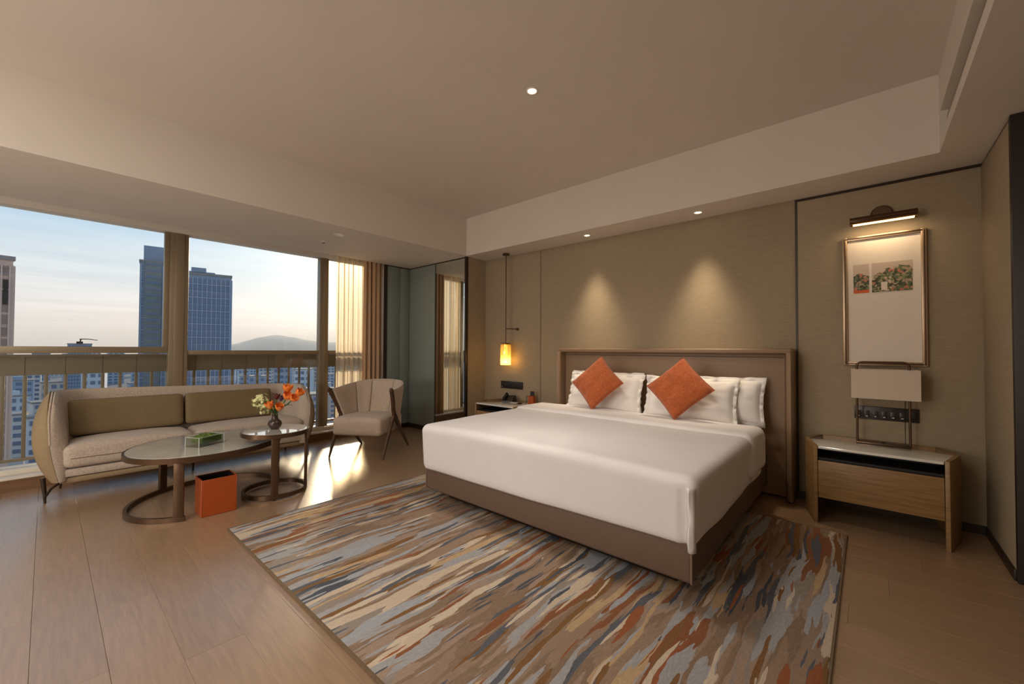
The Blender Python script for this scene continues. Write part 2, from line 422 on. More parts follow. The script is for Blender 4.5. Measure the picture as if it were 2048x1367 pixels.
bm = bm_new(); box(bm, -5.66, XE, YF, -.025-PW*5-.001, -.012, 0); obj('plank_field', bm, m_floor, fl)

# ceiling: the raised tray plus the dropped soffits round it
ce = struct('ceiling', B(-5.9, XE, YF, 4.4, ZH, ZH+.1), m_ceil)
obj('soffit', B(-5.58, X1, YF, 4.40, ZC, ZH), m_soffit, ce)
obj('soffit', B(X1, XE, Y1, 4.40, ZC, ZH), m_soffit, ce)
obj('soffit', B(X1, X2, YF, Y0, ZC, ZH), m_soffit, ce)
# right soffit with its long air slot left open
obj('soffit', B(X2+.10, XE, YF, Y1, ZC, ZH), m_soffit, ce)
obj('soffit_face', B(X2, X2+.10, YF, Y1, ZC, 2.625), m_soffit, ce)
obj('soffit_face', B(X2, X2+.10, YF, Y1, 2.80, ZH), m_soffit, ce)
vent = thing('air_vent', 'long linear slot air vent in the side of the right ceiling drop', 'vent', (X2+.05, .8, 2.71))
obj('vent_back', B(X2+.085, X2+.0995, Y0, Y1-.05, 2.626, 2.799), M('vent_back_dark', (84, 72, 60), .7), vent)  # even dark brown plate closing the slot behind the blades
for z in (2.66, 2.735):
    obj('blade', B(X2+.03, X2+.06, Y0, Y1-.05, z, z+.03, bev=.004), M('vent_blade', (150, 134, 116), .5), vent)
obj('end_cap', B(X2+.001, X2+.0995, Y1-.05, Y1-.001, 2.626, 2.799), m_soffit, vent)
obj('soffit', B(-5.9, -5.75, YF, 4.40, ZC-.02, ZH), m_soffit, ce)     # head behind the curtain pocket
obj('soffit', B(-5.75, -5.58, YF, 4.40, ZC+.16, ZH), m_soffit, ce)    # top of the curtain pocket

# headboard wall in three fabric panels with thin dark joints
wb = struct('wall_back', B(-4.24, XE, YB, YB+.12, 0, ZH), m_dark)
for a, b in ((-4.232, -3.214), (-3.206, -.468), (-.452, XR)):
    top = ZC if a < -.5 else ZC-.022
    obj('panel', B(a, b, YB-.018, YB+.001, .06, top-.001, bev=.002), m_wall, wb)
YB -= .018
struct('trim_1', B(-.468, -.452, YB-.004, YB+.02, .06, ZC-.001), m_dark)
struct('trim_2', B(-3.214, -3.206, YB+.004, YB+.02, .06, ZC-.001), m_dark)
struct('trim_3', B(-.452, XR, YB+.002, YB+.017, ZC-.022, ZC-.001), m_dark)
struct('baseboard_back', B(-4.232, XR, YB-.008, YB+.02, .0005, .06), m_dark)
# short return to the mirror bay
wr = struct('wall_return', B(-4.40, -4.232, YM, YB+.10, 0, ZH), m_plain)
obj('panel', B(-4.2325, -4.222, YM+.01, YB-.001, .06, ZC-.001), m_wall, wr)
# mirror bay wall
wm = struct('wall_mirror', B(-5.9, -4.24, YM, YM+.12, 0, ZH), m_plain)
obj('panel', B(-5.58, -4.925, YM-.012, YM+.001, .07, ZC-.015, bev=.002), m_green, wm)
struct('trim_4', B(-4.250, -4.218, YM-.03, YM+.012, .0005, ZC-.001, bev=.002), m_dark)
struct('trim_5', B(-5.58, -4.250, YM-.008, YM+.001, ZC-.015, ZC-.001), m_dark)
struct('baseboard_mirror', B(-5.58, -4.925, YM-.018, YM+.001, .0005, .07, bev=.002), m_dark)
mir = thing('mirror', 'tall frameless wall mirror reflecting the curtains, beside the grey green panel', 'mirror', (-4.59, YM-.01, .03))
obj('mirror_glass', B(-4.918, -4.252, YM-.010, YM-.002, .03, ZC-.018), m_mirror, mir)
obj('mirror_edge', B(-4.925, -4.918, YM-.016, YM-.001, .03, ZC-.018), m_dark, mir)
# grey green pier beside the window
wl = struct('wall_left', B(-5.9, XW-.012, 3.42, YM+.05, 0, ZH), m_plain)
obj('panel', B(XW-.012, XW, 3.44, 3.675, .07, ZC-.015, bev=.002), m_green, wl)
obj('panel', B(XW-.012, XW-.004, 3.68, YM-.012, .07, ZC-.015, bev=.002), m_green, wl)
struct('trim_6', B(XW-.03, XW+.012, 3.405, 3.44, .0005, ZC-.001, bev=.002), m_dark)
struct('trim_7', B(XW-.012, XW-.002, 3.44, YM-.012, ZC-.015, ZC-.001), m_dark)
struct('baseboard_left', B(XW-.012, XW+.006, 3.44, YM-.018, .0005, .07, bev=.002), m_dark)
# short wall on the right with a dark wood end
wrt = struct('wall_right', B(XR, XE, 3.50, YB, 0, ZH), m_plain)
obj('panel', B(XR-.012, XR+.001, 3.50, YB-.001, .06, ZC-.022, bev=.002), m_wall, wrt)
struct('trim_8', B(XR-.006, XR+.001, 3.50, YB-.001, ZC-.022, ZC-.001), m_dark)
struct('baseboard_right', B(XR-.020, XR+.001, 3.50, YB-.008, .0005, .06, bev=.002), m_dark)
struct('trim_9', B(XR-.012, XE, 3.46, 3.50, .0005, ZC-.001, bev=.003), m_darkwood)
# the unseen sides of the room
struct('wall_front', B(-5.9, XE, YF-.1, YF, 0, ZH), m_plain)
struct('wall_far_right', B(XE, XE+.1, YF, 4.4, 0, ZH), m_plain)

# ------------------------------------------------------------------ window
XG = -5.80
win = struct('window_1', B(XG-.06, XG+.0, YF, 3.42, .12, .16), m_alu)
# stone ledge, two steps, over a wood riser
struct('trim_10', B(-5.88, -5.605, YF, 3.42, .0005, .10), m_ledgewood)
struct('trim_11', B(-5.72, -5.597, YF, 3.42, .10, .122, bev=.004), m_ledge)
struct('trim_12', B(-5.88, -5.722, YF, 3.42, .10, .165, bev=.004), m_ledge)
for a, b in ((.881, 1.047), (2.515, 2.635), (-.85, -.69), (-2.45, -2.29)):
    f = obj('mullion', B(XG-.08, XG+.02, a, b, .165, ZC-.02, bev=.004), m_alu, win)
    obj('cover_strip', B(XG+.02, XG+.032, a+.04, b-.04, .165, ZC-.02, bev=.003), m_alu, f)
bays = ((-2.29, -.85), (-.69, .881), (1.047, 2.515), (2.635, 3.42))
for i, (a, b) in enumerate(bays):
    zt0, zt1 = (1.197, 1.262) if i < 2 else (1.178, 1.226)
    f = obj('sash', B(XG-.05, XG+.005, a, b, zt0, zt1, bev=.003), m_alu, win)
    bm = bm_new()
    for z0, z1 in ((.165, zt0), (zt1, ZC-.02)): box(bm, XG-.026, XG-.020, a-.02, b+.02, z0, z1)
    obj('pane', bm, m_glass, f)
obj('sash_frame', B(XG-.045, XG+.012, -.69, -.655, 1.262, ZC-.02, bev=.003), m_alu, win)
obj('sash_frame', B(XG-.045, XG+.012, .835, .881, 1.262, ZC-.02, bev=.003), m_alu, win)

# balcony railing outside the glass
XRL = -5.95
rl = thing('balcony_railing', 'bronze metal railing with a broad top board outside the window', 'railing', (XRL, 1.0, .1))
obj('bottom_rail', B(XRL-.02, XRL+.02, YF, 4.0, .195, .225, bev=.003), m_rail, rl)
bb = obj('top_rail', B(XRL-.03, XRL+.03, YF, 4.0, 1.165, 1.185, bev=.003), m_rail, rl)
obj('fascia_backing', B(XRL-.020, XRL-.013, YF, 4.0, .992, 1.164), m_rail, rl)  # strip added to stop sunlight showing through the board gaps
yy = YF; k = 0
while yy < 3.95:
    obj('fascia_board', B(XRL-.012, XRL+.014, yy+.0015, min(yy+.257, 4.0)-.0015, .99, 1.164), m_rail, rl, smooth=False); yy += .257
ys = [-.26, -.128, .002, .128, .257, .386, .516, .641, .768, .9, 1.02, 1.144, 1.278, 1.398, 1.523, 1.663, 1.798, 1.92, 2.053, 2.178, 2.314, 2.442]
ys = [ys[0]-.129*k for k in range(1, 19)] + ys + [2.442+.129*k for k in range(1, 12)]
bme = None
for yb_ in ys:
    if bme is None:
        o = obj('baluster', B(-.009, .009, -.014, .014, .22, .995, bev=.002), m_rail, rl, world=False); bme = o.data
    else:
        o = bpy.data.objects.new('baluster', bme); C.objects.link(o); o.parent = rl
    o.location = (0, yb_-1.0, -.1)
# the balcony slab the railing stands on
struct('trim_13', B(XRL-.12, XG-.08, YF, 4.0, -.3, .14), M('balcony_concrete', (170, 160, 148), .8))
obj('rail_post', B(XRL-.02, XRL+.02, -1.9, -1.86, .14, .2), m_rail, rl)
for yp in (-.5, .9, 2.4, 3.6): obj('rail_post', B(XRL-.02, XRL+.02, yp, yp+.04, .14, .2), m_rail, rl)

# ------------------------------------------------------------------ curtains
def curtain(name, x, y0, y1, z0, z1, folds, amp, mat, seed, gather=0.):
    rnd = random.Random(seed); ph = [rnd.uniform(0, 6.28) for _ in range(4)]
    bm = bm_new(); rows = []
    nu, nv = folds*14, 24
    for j in range(nv+1):
        v = j/nv; r = []
        for i in range(nu+1):
            u = i/nu
            yy = lerp(y0, y1, u)
            a = u*folds*2*PI
            w = 1-.25*v
            dx = amp*(math.sin(a + .5*math.sin(a*.31+ph[0]))*w + .35*math.sin(a*.53+ph[1]+v*.8) + .12*math.sin(a*2.1+ph[2]+2*v))
            yy += .35*(y1-y0)/folds*.4*math.sin(2*a+ph[3])*(.5+.5*v) + gather*(v-.5)*.05*math.sin(a*.2)
            r.append((x+dx, yy, lerp(z0, z1, v)))
        rows.append(r)
    strip(bm, rows)
    return bm
t = thing('sheer_curtain', 'cream sheer curtain glowing with sunlight at the window', 'curtain', (-5.68, 2.9, .125))
o = obj('curtain_cloth', curtain('c', -5.675, 2.70, 3.13, .17, ZC+.12, 6, .026, m_sheer, 3), m_sheer, t); o.location.z += 0
obj('curtain_rail', B(-5.70, -5.66, 2.74, 3.40, ZC+.12, ZC+.155), m_white, t)
t = thing('drape', 'heavy tan drape gathered beside the sheer curtain', 'curtain', (-5.64, 3.25, .125))
o = obj('drape_cloth', curtain('d', -5.645, 3.10, 3.40, .125, ZC+.10, 4, .028, m_drape, 5), m_drape, t); solidify(o, .003)

# ------------------------------------------------------------------ rug
t = thing('rug', 'large abstract streaked wool rug in taupe, rust, cream and slate under the bed', 'rug', (-1.71, 2.2, 0))
bm = bm_new()
RX0, RX1, RY0, RY1 = -3.33, -.115, .832, 3.58
box(bm, RX0+.012, RX1-.012, RY0+.012, RY1-.012, .001, .013, bev=.004)
obj('rug_pile', bm, m_rug, t)
bm = bm_new(); tube(bm, [(RX0+.008, RY0+.008, .007), (RX1-.008, RY0+.008, .007), (RX1-.008, RY1-.008, .007), (RX0+.008, RY1-.008, .007)], 0, flat=(.013, .011), closed=True)
obj('rug_binding', bm, m_rugedge, t)
RZ = .013

# ------------------------------------------------------------------ bed
t = thing('bed', 'king bed with taupe leather base and tall winged headboard', 'bed', (-1.72, 3.1, RZ))
obj('plinth', B(-2.66, -.78, 2.24, 4.08, RZ+.0005, .105, bev=.004), m_darkwood, t)
bm = B(-2.785, -.662, 2.10, 4.09, .095, .36, bev=.018, seg=3)
o = obj('base_frame', bm, m_leather2, t)
for cx in (-.664, -2.783):
    bm = bm_new(); tube(bm, [(cx, 2.102, .1), (cx, 2.102, .35)], .006, seg=8); mlabel(obj('corner_piping', bm, M('piping', (130, 106, 88), .5) if cx > -1 else bpy.data.materials['piping'], t), 'stitched corner piping')
hb = obj('headboard', B(-2.75, -.525, 4.115, 4.22, RZ+.002, 1.225, bev=.015, seg=3), m_leather, t)
obj('headboard_top', B(-2.80, -.476, 4.03, 4.228, 1.222, 1.265, bev=.012, seg=3), m_leather, t)
for sx in (0, 1):
    bm = bm_new()
    pts = [(-.525, 4.118), (-.515, 4.02), (-.480, 4.00), (-.468, 4.03), (-.470, 4.228), (-.525, 4.228)]
    if sx: pts = [(-3.276-x, y) for x, y in pts][::-1]
    prism(bm, pts, RZ+.001, 1.232, bev=.006); obj('wing', bm, m_leather, t)
bm = bm_new(); tube(bm, [(-2.73, 4.112, 1.19), (-.545, 4.112, 1.19)], .005, seg=8); obj('seam_piping', bm, m_leather2, t)
t = thing('mattress', 'white sheeted mattress showing at the side of the bed by the headboard', 'mattress', (-1.72, 3.1, .36))
def quilt(p):
    return p
obj('mattress_body', rbox((-2.755, 2.125, .362), (-.695, 4.10, .598), .05, (20, 20, 6)), m_linen, t)

# duvet: draped rounded box, with a loose hem and a folded corner
def duvet_fn(p):
    x, y, z = p
    s = noise.noise(Vector((x*1.3, y*1.1, z*1.5)))*.008 + noise.noise(Vector((x*3.1+5, y*3.3, z*2)))*.0035
    top = smooth((z-.55)/.06)
    z += s*1.3*top
    z += .010*top*math.sin((x+1.72)*1.45+PI/2)*1.0
    side = 1-top
    if side > .2:
        nx = 1 if x > -.8 else (-1 if x < -2.6 else 0); ny = -1 if y < 2.2 else 0
        b = (.55-z)/.3
        fl = (.006*math.sin(y*5+1)+.003*math.sin(y*13))*b if nx else 0
        fl2 = (.006*math.sin(x*4+2)+.002*math.sin(x*11+1))*b if ny else 0
        x += nx*(fl - .012*b); y += ny*(fl2 - .010*b)
        if b > .7:
            z += .004*math.sin(x*2+y*1.5) + (-.035*(x+1.72)/-1.0*.0)
            z += lerp(-.030, .012, (x+2.82)/2.2)*smooth((b-.7)/.4)
    # hospital fold at the right front corner
    d = math.hypot(x+.66, y-2.09)
    if z < .60: 
        g = math.exp(-((x+.685)/.016)**2)*(1 if y < 2.2 else 0)
        y += g*.022*smooth((.60-z)/.05)
    return (x, y, z)
t = thing('duvet', 'smooth white duvet covering the bed with its top turned down', 'duvet', (-1.72, 2.9, .6))
bm = rbox((-2.815, 2.055, .265), (-.625, 3.70, .632), .055, (110, 70, 16), duvet_fn, drop_bottom=True)
o = obj('duvet_cover', bm, m_linen, t, ang=80); solidify(o, .012, -1)
def flap_fn(p):
    x, y, z = p
    z += noise.noise(Vector((x*2.2, y*1.2, 3)))*.006 + (.010*math.sin((x+1.72)*1.45+PI/2) if z > .55 else 0)
    y += .012*math.sin(x*2.1+1) + .006*noise.noise(Vector((x*4, 0, 1)))
    if z < .6: x += (.006*math.sin(y*14))*(1 if x > -1.7 else -1)
    return (x, y, z)
bm = rbox((-2.825, 3.24, .33), (-.612, 3.73, .655), .06, (90, 22, 14), flap_fn, drop_bottom=True)
o = obj('turned_down_flap', bm, m_linen, t, ang=80); solidify(o, .010, -1)
# pleat standing at the folded corner
bm = bm_new()
rows = []
for j in range(13):
    v = j/12; z = lerp(.275, .585, v); w = .032*(1-.5*v)
    rows.append([(-.668+.004*math.sin(z*50), 2.058, z), (-.655, 2.046-.006*math.sin(v*9), z), (-.655+w*.4, 2.052, z), (-.632, 2.066+.004*math.sin(v*22), z)])
strip(bm, rows); o = obj('corner_pleat', bm, m_linen, t); solidify(o, .006)

# pillows
def pillow_mesh(w, h, d, flange=0., seed=0, n=34, soft=.5):
    bm = bm_new(); rnd = Vector((seed*3.1, seed*1.7, seed))
    fr, bk = [], []
    for j in range(n+1):
        a, b = [], []
        for i in range(n+1):
            u, v = 2*i/n-1, 2*j/n-1
            e = max(0, (1-abs(u)**2.4))*max(0, (1-abs(v)**2.4))
            th = d/2*e**soft
            pin = 1-.05*(1-abs(v)**2)*abs(u)**4
            pin2 = 1-.06*(1-abs(u)**2)*abs(v)**4
            x, z = u*w/2*pin, v*h/2*pin2
            q = noise.noise(Vector((u*2.2, v*2.2, 0))+rnd)*.012*e**.3 + noise.noise(Vector((u*5, v*5, 1))+rnd)*.005
            a.append((x, -th-q*(e > 0), z)); b.append((x, th*.9+q*(e > 0), z))
        fr.append(a); bk.append(b)
    A = strip(bm, fr); Bk = [[None]*(n+1) for _ in range(n+1)]
    for j in range(n+1):
        for i in range(n+1):
            Bk[j][i] = A[j][i] if (i in (0, n) or j in (0, n)) else bm.verts.new(bk[j][i])
    for j in range(n):
        for i in range(n):
            try: bm.faces.new((Bk[j][i], Bk[j+1][i], Bk[j+1][i+1], Bk[j][i+1]))
            except ValueError: pass
    if flange:
        rim = [(i, 0) for i in range(n)]+[(n, j) for j in range(n)]+[(i, n) for i in range(n, 0, -1)]+[(0, j) for j in range(n, 0, -1)]
        inner = [A[j][i] for i, j in rim]; outer = []
        for (i, j), vtx in zip(rim, inner):
            u, v = 2*i/n-1, 2*j/n-1
            k = Vector((u if abs(u) > .99 else 0, 0, v if abs(v) > .99 else 0))
            wv = .010*math.sin(12*(u+v)+seed)+.008*math.sin(21*(u-v)+seed*2)
            outer.append(bm.verts.new(vtx.co + Vector((k.x*flange, wv, k.z*flange))))
        m = len(rim)
        for i in range(m): bm.faces.new((inner[i], inner[(i+1) % m], outer[(i+1) % m], outer[i]))
    return bm
def place(bm, loc, lean, roll=0, rz=0):
    bmesh.ops.transform(bm, matrix=Matrix.Translation(loc) @ Matrix.Rotation(rz, 4, 'Z') @ Matrix.Rotation(-lean, 4, 'X') @ Matrix.Rotation(roll, 4, 'Y'), verts=bm.verts)
    return bm
PG = 'white pillows against the headboard'
for nm, lab, loc, lean, sd, w, rz in (('back', 'white pillow behind, on the left half of the bed against the headboard', (-2.16, 4.0, .805), .20, 1, .80, 0), ('b', 'white pillow behind, peeking out beside the nightstand with the lamp', (-1.05, 3.985, .81), .22, 2, .74, .0),
                           ('f', 'white pillow propped behind the orange cushion farther from the lamp', (-2.10, 3.86, .80), .30, 3, .80, 0), ('g', 'white pillow propped behind the orange cushion nearer the lamp', (-1.235, 3.85, .80), .30, 4, .76, .03)):
    o = obj('pillow', place(pillow_mesh(w, .37, .20, .028, sd), loc, lean, 0, rz), m_pillow, None, ang=80); solidify(o, .004); tag(o, lab, 'pillow', PG)
def cushion(name, lab, loc, roll, sd, rz=0):
    t = thing(name, lab, 'cushion', loc, group='orange diamond cushions')
    obj('cushion_cover', place(pillow_mesh(.405, .405, .13, 0, sd, soft=.42), loc, .42, roll, rz), m_orange, t, ang=80)
    bm = bm_new(); n = 10; pts = []
    for k in range(4*n):
        s, f = divmod(k, n); f = f/n
        c = [(-1, -1), (1, -1), (1, 1), (-1, 1), (-1, -1)]
        u = lerp(c[s][0], c[s+1][0], f); v = lerp(c[s][1], c[s+1][1], f)
        x = u*.2025*(1-.05*(1-abs(v)**2)*abs(u)**4); z = v*.2025*(1-.06*(1-abs(u)**2)*abs(v)**4)
        pts.append((x, 0, z))
    tube(bm, pts, .005, seg=6, closed=True, up=Vector((0, 1, 0)))
    obj('edge_piping', place(bm, loc, .42, roll, rz), m_orange, t)
cushion('cushion', 'burnt orange diamond cushion on the pillows, farther from the bedside lamp', (-2.07, 3.665, .918), PI/4-.04, 5)
cushion('cushion', 'burnt orange diamond cushion on the pillows, nearer the bedside lamp', (-1.245, 3.63, .92), PI/4, 6)

# ------------------------------------------------------------------ nightstands
def nightstand(cx, lab, group, yb=4.222):
    t = thing('nightstand', lab, 'nightstand', (cx, 3.97, 0), group=group)
    F, W2, Bk = 3.715, .42, yb; ym = 3.995; fw = .342; bw = .345
    th = .022; H = .56
    for s in (-1, 1):
        bm = bm_new()
        pts = [(cx+s*fw, F), (cx+s*W2, ym), (cx+s*bw, Bk), (cx+s*(bw-th), Bk), (cx+s*(W2-th-.004), ym), (cx+s*(fw-th), F+.004)]
        prism(bm, pts if s > 0 else pts[::-1], .0005, H, bev=.002); obj('side_panel', bm, m_oak, t)
    bm = bm_new(); k = th+.004
    prism(bm, [(cx-fw+k, F+.006), (cx+fw-k, F+.006), (cx+W2-k, ym), (cx+bw-k, Bk-.014), (cx-bw+k, Bk-.014), (cx-W2+k, ym)], H-.024, H-.006, bev=.002)
    obj('marble_top', bm, m_marble, t)
    obj('back_rim', B(cx-bw+th, cx+bw-th, Bk-.012, Bk, .16, H, bev=.002), m_oak, t)
    bm = bm_new(); box(bm, cx-fw+th, cx+fw-th, F+.03, Bk-.014, .455, .470); box(bm, cx-fw+th, cx+fw-th, F+.30, F+.31, .47, H-.025)
    obj('open_niche', bm, m_black, t)
    bm = bm_new(); box(bm, cx-fw+th, cx+fw-th, F+.03, Bk-.014, .18, .196); obj('bottom_board', bm, m_darkwood, t)
    d = obj('drawer', B(cx-fw+th+.002, cx+fw-th-.002, F+.008, F+.028, .185, .452, bev=.002), m_oak, t)
    obj('finger_pull', B(cx-fw+th+.01, cx+fw-th-.01, F+.010, F+.03, .4525, .4545), m_black, d)
    return t
nightstand(.033, 'oak nightstand with marble top and wide drawer, carrying the table lamp', 'oak bedside nightstands')
nightstand(-3.555, 'oak nightstand with marble top in the corner under the pendant, carrying the telephone', 'oak bedside nightstands')
NT = .554

# table lamp
t = thing('table_lamp', 'table lamp with rectangular linen shade on a slim dark metal frame', 'lamp', (.075, 4.10, NT))
obj('base_plate', B(-.078, .228, 4.055, 4.165, NT+.0005, NT+.014, bev=.003), m_bronze, t)
bm = bm_new(); x0, x1, zz, r = -.07, .22, 1.165, .035
pts = [(x0, 4.10, NT+.012), (x0, 4.10, zz-r)]+[(x0+r-r*math.cos(a), 4.10, zz-r+r*math.sin(a)) for a in (PI/8, PI/4, 3*PI/8, PI/2)]
pts += [(x1-r+r*math.sin(a), 4.10, zz-r+r*math.cos(a)) for a in (0, PI/8, PI/4, 3*PI/8)]+[(x1, 4.10, zz-r), (x1, 4.10, NT+.012)]
tube(bm, pts, .0075, seg=10, up=Vector((0, 1, 0))); obj('frame', bm, m_bronze, t)
bm = bm_new()
box(bm, -.102, .274, 4.025, 4.028, .895, 1.112); box(bm, -.102, .274, 4.172, 4.175, .895, 1.112)
box(bm, -.102, -.099, 4.028, 4.172, .895, 1.112); box(bm, .271, .274, 4.028, 4.172, .895, 1.112)
sh = obj('lamp_shade', bm, m_shade, t)
bm = bm_new(); tube(bm, [(-.099, 4.1, 1.09), (.271, 4.1, 1.09)], .004, seg=6); tube(bm, [(.085, 4.1, 1.0), (.085, 4.1, 1.09)], .012, seg=8); obj('shade_carrier', bm, m_bronze, sh)
bm = bm_new(); tube(bm, [(.195, 4.12, NT+.014), (.196, 4.125, .7), (.198, 4.12, .9)], .003, seg=6); obj('power_cord', bm, m_black, t)
bm = bm_new(); lathe(bm, [(.008, 0), (.008, .006), (.005, .008)], (.075, 4.09, NT+.014), 12); obj('switch', bm, m_black_gloss, t)

def wall_plate(x0, x1, z0, z1, lab, n):
    t = thing('outlet_plate', lab, 'outlet', ((x0+x1)/2, YB, (z0+z1)/2))
    obj('plate', B(x0, x1, YB-.014, YB-.0005, z0, z1, bev=.003), m_panel, t)
    for k in range(n):
        cx = lerp(x0+.025, x1-.09, k/max(n-1, 1)); zc = z0+.036
        o = obj('switch_button', B(cx-.016, cx+.016, YB-.0165, YB-.0138, zc-.022, zc+.03, bev=.001), m_panel, t)
        obj('pictogram', B(cx-.006, cx+.006, YB-.0169, YB-.0164, zc-.016, zc-.010), m_white, o)
    for cx in ((x1-.035,) if n > 2 else (x0+.06, x0+.13, x0+.2)):
        o = obj('socket', B(cx-.024, cx+.024, YB-.0155, YB-.0138, (z0+z1)/2-.024, (z0+z1)/2+.024, bev=.001), m_black, t)
wall_plate(-.09, .276, .72, .82, 'dark outlet plate with small white pictograms behind the table lamp', 6)
wall_plate(-3.896, -3.502, .71, .81, 'plain dark outlet plate above the telephone', 1)

# picture and its lamp
t = thing('framed_picture', 'framed garden print in two pieces on a wide cream mat', 'picture', (.09, YB, 1.64))
fx0, fx1, fz0, fz1 = -.152, .325, 1.135, 2.150
for a in ((fx0, fx0+.030, fz0, fz1), (fx1-.030, fx1, fz0, fz1), (fx0+.03, fx1-.03, fz1-.03, fz1), (fx0+.03, fx1-.03, fz0, fz0+.03)):
    o = obj('frame_rail', B(a[0], a[1], YB-.034, YB-.002, a[2], a[3], bev=.004), m_frame, t)
    w, h = a[1]-a[0], a[3]-a[2]
    if w < h: obj('beading', B(a[0]+.012, a[1]-.010, YB-.039, YB-.030, a[2]+.01, a[3]-.01, bev=.003), m_bronze, o)
    else: obj('beading', B(a[0]-.01, a[1]+.01, YB-.039, YB-.030, a[2]+.012, a[3]-.010, bev=.003), m_bronze, o)
obj('mat_board', B(fx0+.028, fx1-.028, YB-.016, YB-.004, fz0+.028, fz1-.028), m_mat, t)
def garden_material(seed, ox, warm):
    m = bpy.data.materials.new('garden_print'); m.use_nodes = True; nt = m.node_tree; p = nt.nodes['Principled BSDF']; p.inputs['Roughness'].default_value = .6
    tc = N(nt, 'ShaderNodeTexCoord'); sep = N(nt, 'ShaderNodeSeparateXYZ'); nt.links.new(tc.outputs['Object'], sep.inputs[0])
    mp = N(nt, 'ShaderNodeMapping'); mp.inputs['Location'].default_value = (seed, 0, seed*2.); nt.links.new(tc.outputs['Object'], mp.inputs[0])
    vz = N(nt, 'ShaderNodeTexVoronoi'); vz.inputs['Scale'].default_value = 64; nt.links.new(mp.outputs[0], vz.inputs[0])
    sp2 = N(nt, 'ShaderNodeSeparateColor'); nt.links.new(vz.outputs['Color'], sp2.inputs[0])
    rp = ramp(nt, [(0, (62, 66, 42)), (.22, (96, 106, 68)), (.42, (130, 134, 94)), (.58, (170, 146, 120)), (.72, (76, 84, 54)), (.86, (186, 116, 88)), (.93, (206, 182, 156))], 'CONSTANT'); nt.links.new(sp2.outputs[0], rp.inputs[0])
    nz = N(nt, 'ShaderNodeTexNoise'); nz.inputs['Scale'].default_value = 9; nz.inputs['Detail'].default_value = 4; nt.links.new(mp.outputs[0], nz.inputs[0])
    # skyline of the planting: higher in the middle right of the wide print
    dx = mth(nt, 'SUBTRACT', sep.outputs[0], ox)
    hump = mth(nt, 'MULTIPLY', mth(nt, 'POWER', 2.718, mth(nt, 'MULTIPLY', mth(nt, 'MULTIPLY', dx, dx), -160.)), .085 if not warm else .03)
    sky = mth(nt, 'GREATER_THAN', mth(nt, 'SUBTRACT', mth(nt, 'ADD', sep.outputs[2], mth(nt, 'MULTIPLY', mth(nt, 'SUBTRACT', nz.outputs[0], .5), .22)), hump), .012)
    c = mixc(nt, sky, rp.outputs[0], s2l((198, 178, 160)))
    if warm:
        c = mixc(nt, mth(nt, 'LESS_THAN', mth(nt, 'ADD', sep.outputs[2], mth(nt, 'MULTIPLY', nz.outputs[0], .03)), -.075), c, s2l((208, 92, 36)))
    nt.links.new(c, p.inputs['Base Color']); return m
def print_piece(x0, x1, z0, z1, m):
    o = obj('art_print', B((x0-x1)/2, (x1-x0)/2, -.001, .001, (z0-z1)/2, (z1-z0)/2), m, t, world=False)
    o.location = ((x0+x1)/2-.09, -.0172, (z0+z1)/2-1.64); return o
print_piece(-.085, .008, 1.703, 1.928, garden_material(3.3, 0, True))
print_piece(.024, .250, 1.703, 1.928, garden_material(8.1, .045, False))
obj('print_white_gate', B(.078, .112, YB-.0200, YB-.0184, 1.715, 1.778), m_mat, t)
t = thing('picture_light', 'bronze picture light with a glowing strip above the framed print', 'lamp', (.088, YB, 2.26))
bm = bm_new(); lathe(bm, [(.062, 0), (.066, .006), (.066, .022), (.058, .03)], (.085, YB-.0005, 2.30), 28, 'Y'); obj('wall_plate', bm, m_bronze, t)
bm = bm_new(); tube(bm, [(.085, YB-.02, 2.29), (.085, YB-.07, 2.285), (.085, YB-.115, 2.26)], .009, seg=8); obj('arm', bm, m_bronze, t)
bm = bm_new(); cyb = YB-.130
prof = [(.030, -.022), (.036, .0), (.030, .024), (.008, .036), (-.018, .030), (-.030, .010), (-.026, -.010)]
rows = [[(xx, cyb+a, 2.242+b) for a, b in prof] for xx in (-.100, .274)]
vs = strip(bm, rows)
for r in vs: bm.faces.new(r)
hd = obj('lamp_housing', bm, m_bronze, t, ang=30); solidify(hd, .003)
obj('light_strip', B(-.082, .258, cyb-.020, cyb+.022, 2.215, 2.221, M=None), m_led_pic, hd)
light('picture_lamp', 'AREA', (.088, cyb, 2.208), .9, (1, .74, .46), (.088, YB+.01, 1.85), shape='RECTANGLE', size=.33, size_y=.03)

# pendant lamp by the mirror
PX, PY = -3.69, 4.087
t = thing('pendant_lamp', 'slim brass pendant with amber glass cylinder over the corner nightstand', 'lamp', (PX, PY, 1.035))
bm = bm_new(); lathe(bm, [(.045, 2.547), (.048, 2.54), (.048, 2.525), (.03, 2.52)], (PX, PY, 0), 24); obj('ceiling_rose', bm, m_bronze, t)
bm = bm_new(); tube(bm, [(PX, PY, 2.53), (PX, PY, 1.33)], .007, seg=10); obj('rod', bm, m_bronze, t)
bm = bm_new(); tube(bm, [(PX, PY, 1.53), (-3.60, YB-.02, 1.525)], .006, seg=8); lathe(bm, [(.02, 0), (.02, .02)], (-3.597, YB-.0005, 1.525), 16, 'Y'); obj('wall_arm', bm, m_bronze, t)
bm = bm_new(); lathe(bm, [(.052, 1.338), (.062, 1.33), (.062, 1.315)], (PX, PY, 0), 28); obj('cap', bm, m_brass, t)
bm = bm_new(); lathe(bm, [(.062, 1.33), (.070, 1.29), (.072, 1.2), (.070, 1.045), (.067, 1.04), (.067, 1.05), (.069, 1.2), (.066, 1.29), (.06, 1.325)], (PX, PY, 0), 32, cap=False); obj('glass_cylinder', bm, m_amber, t)
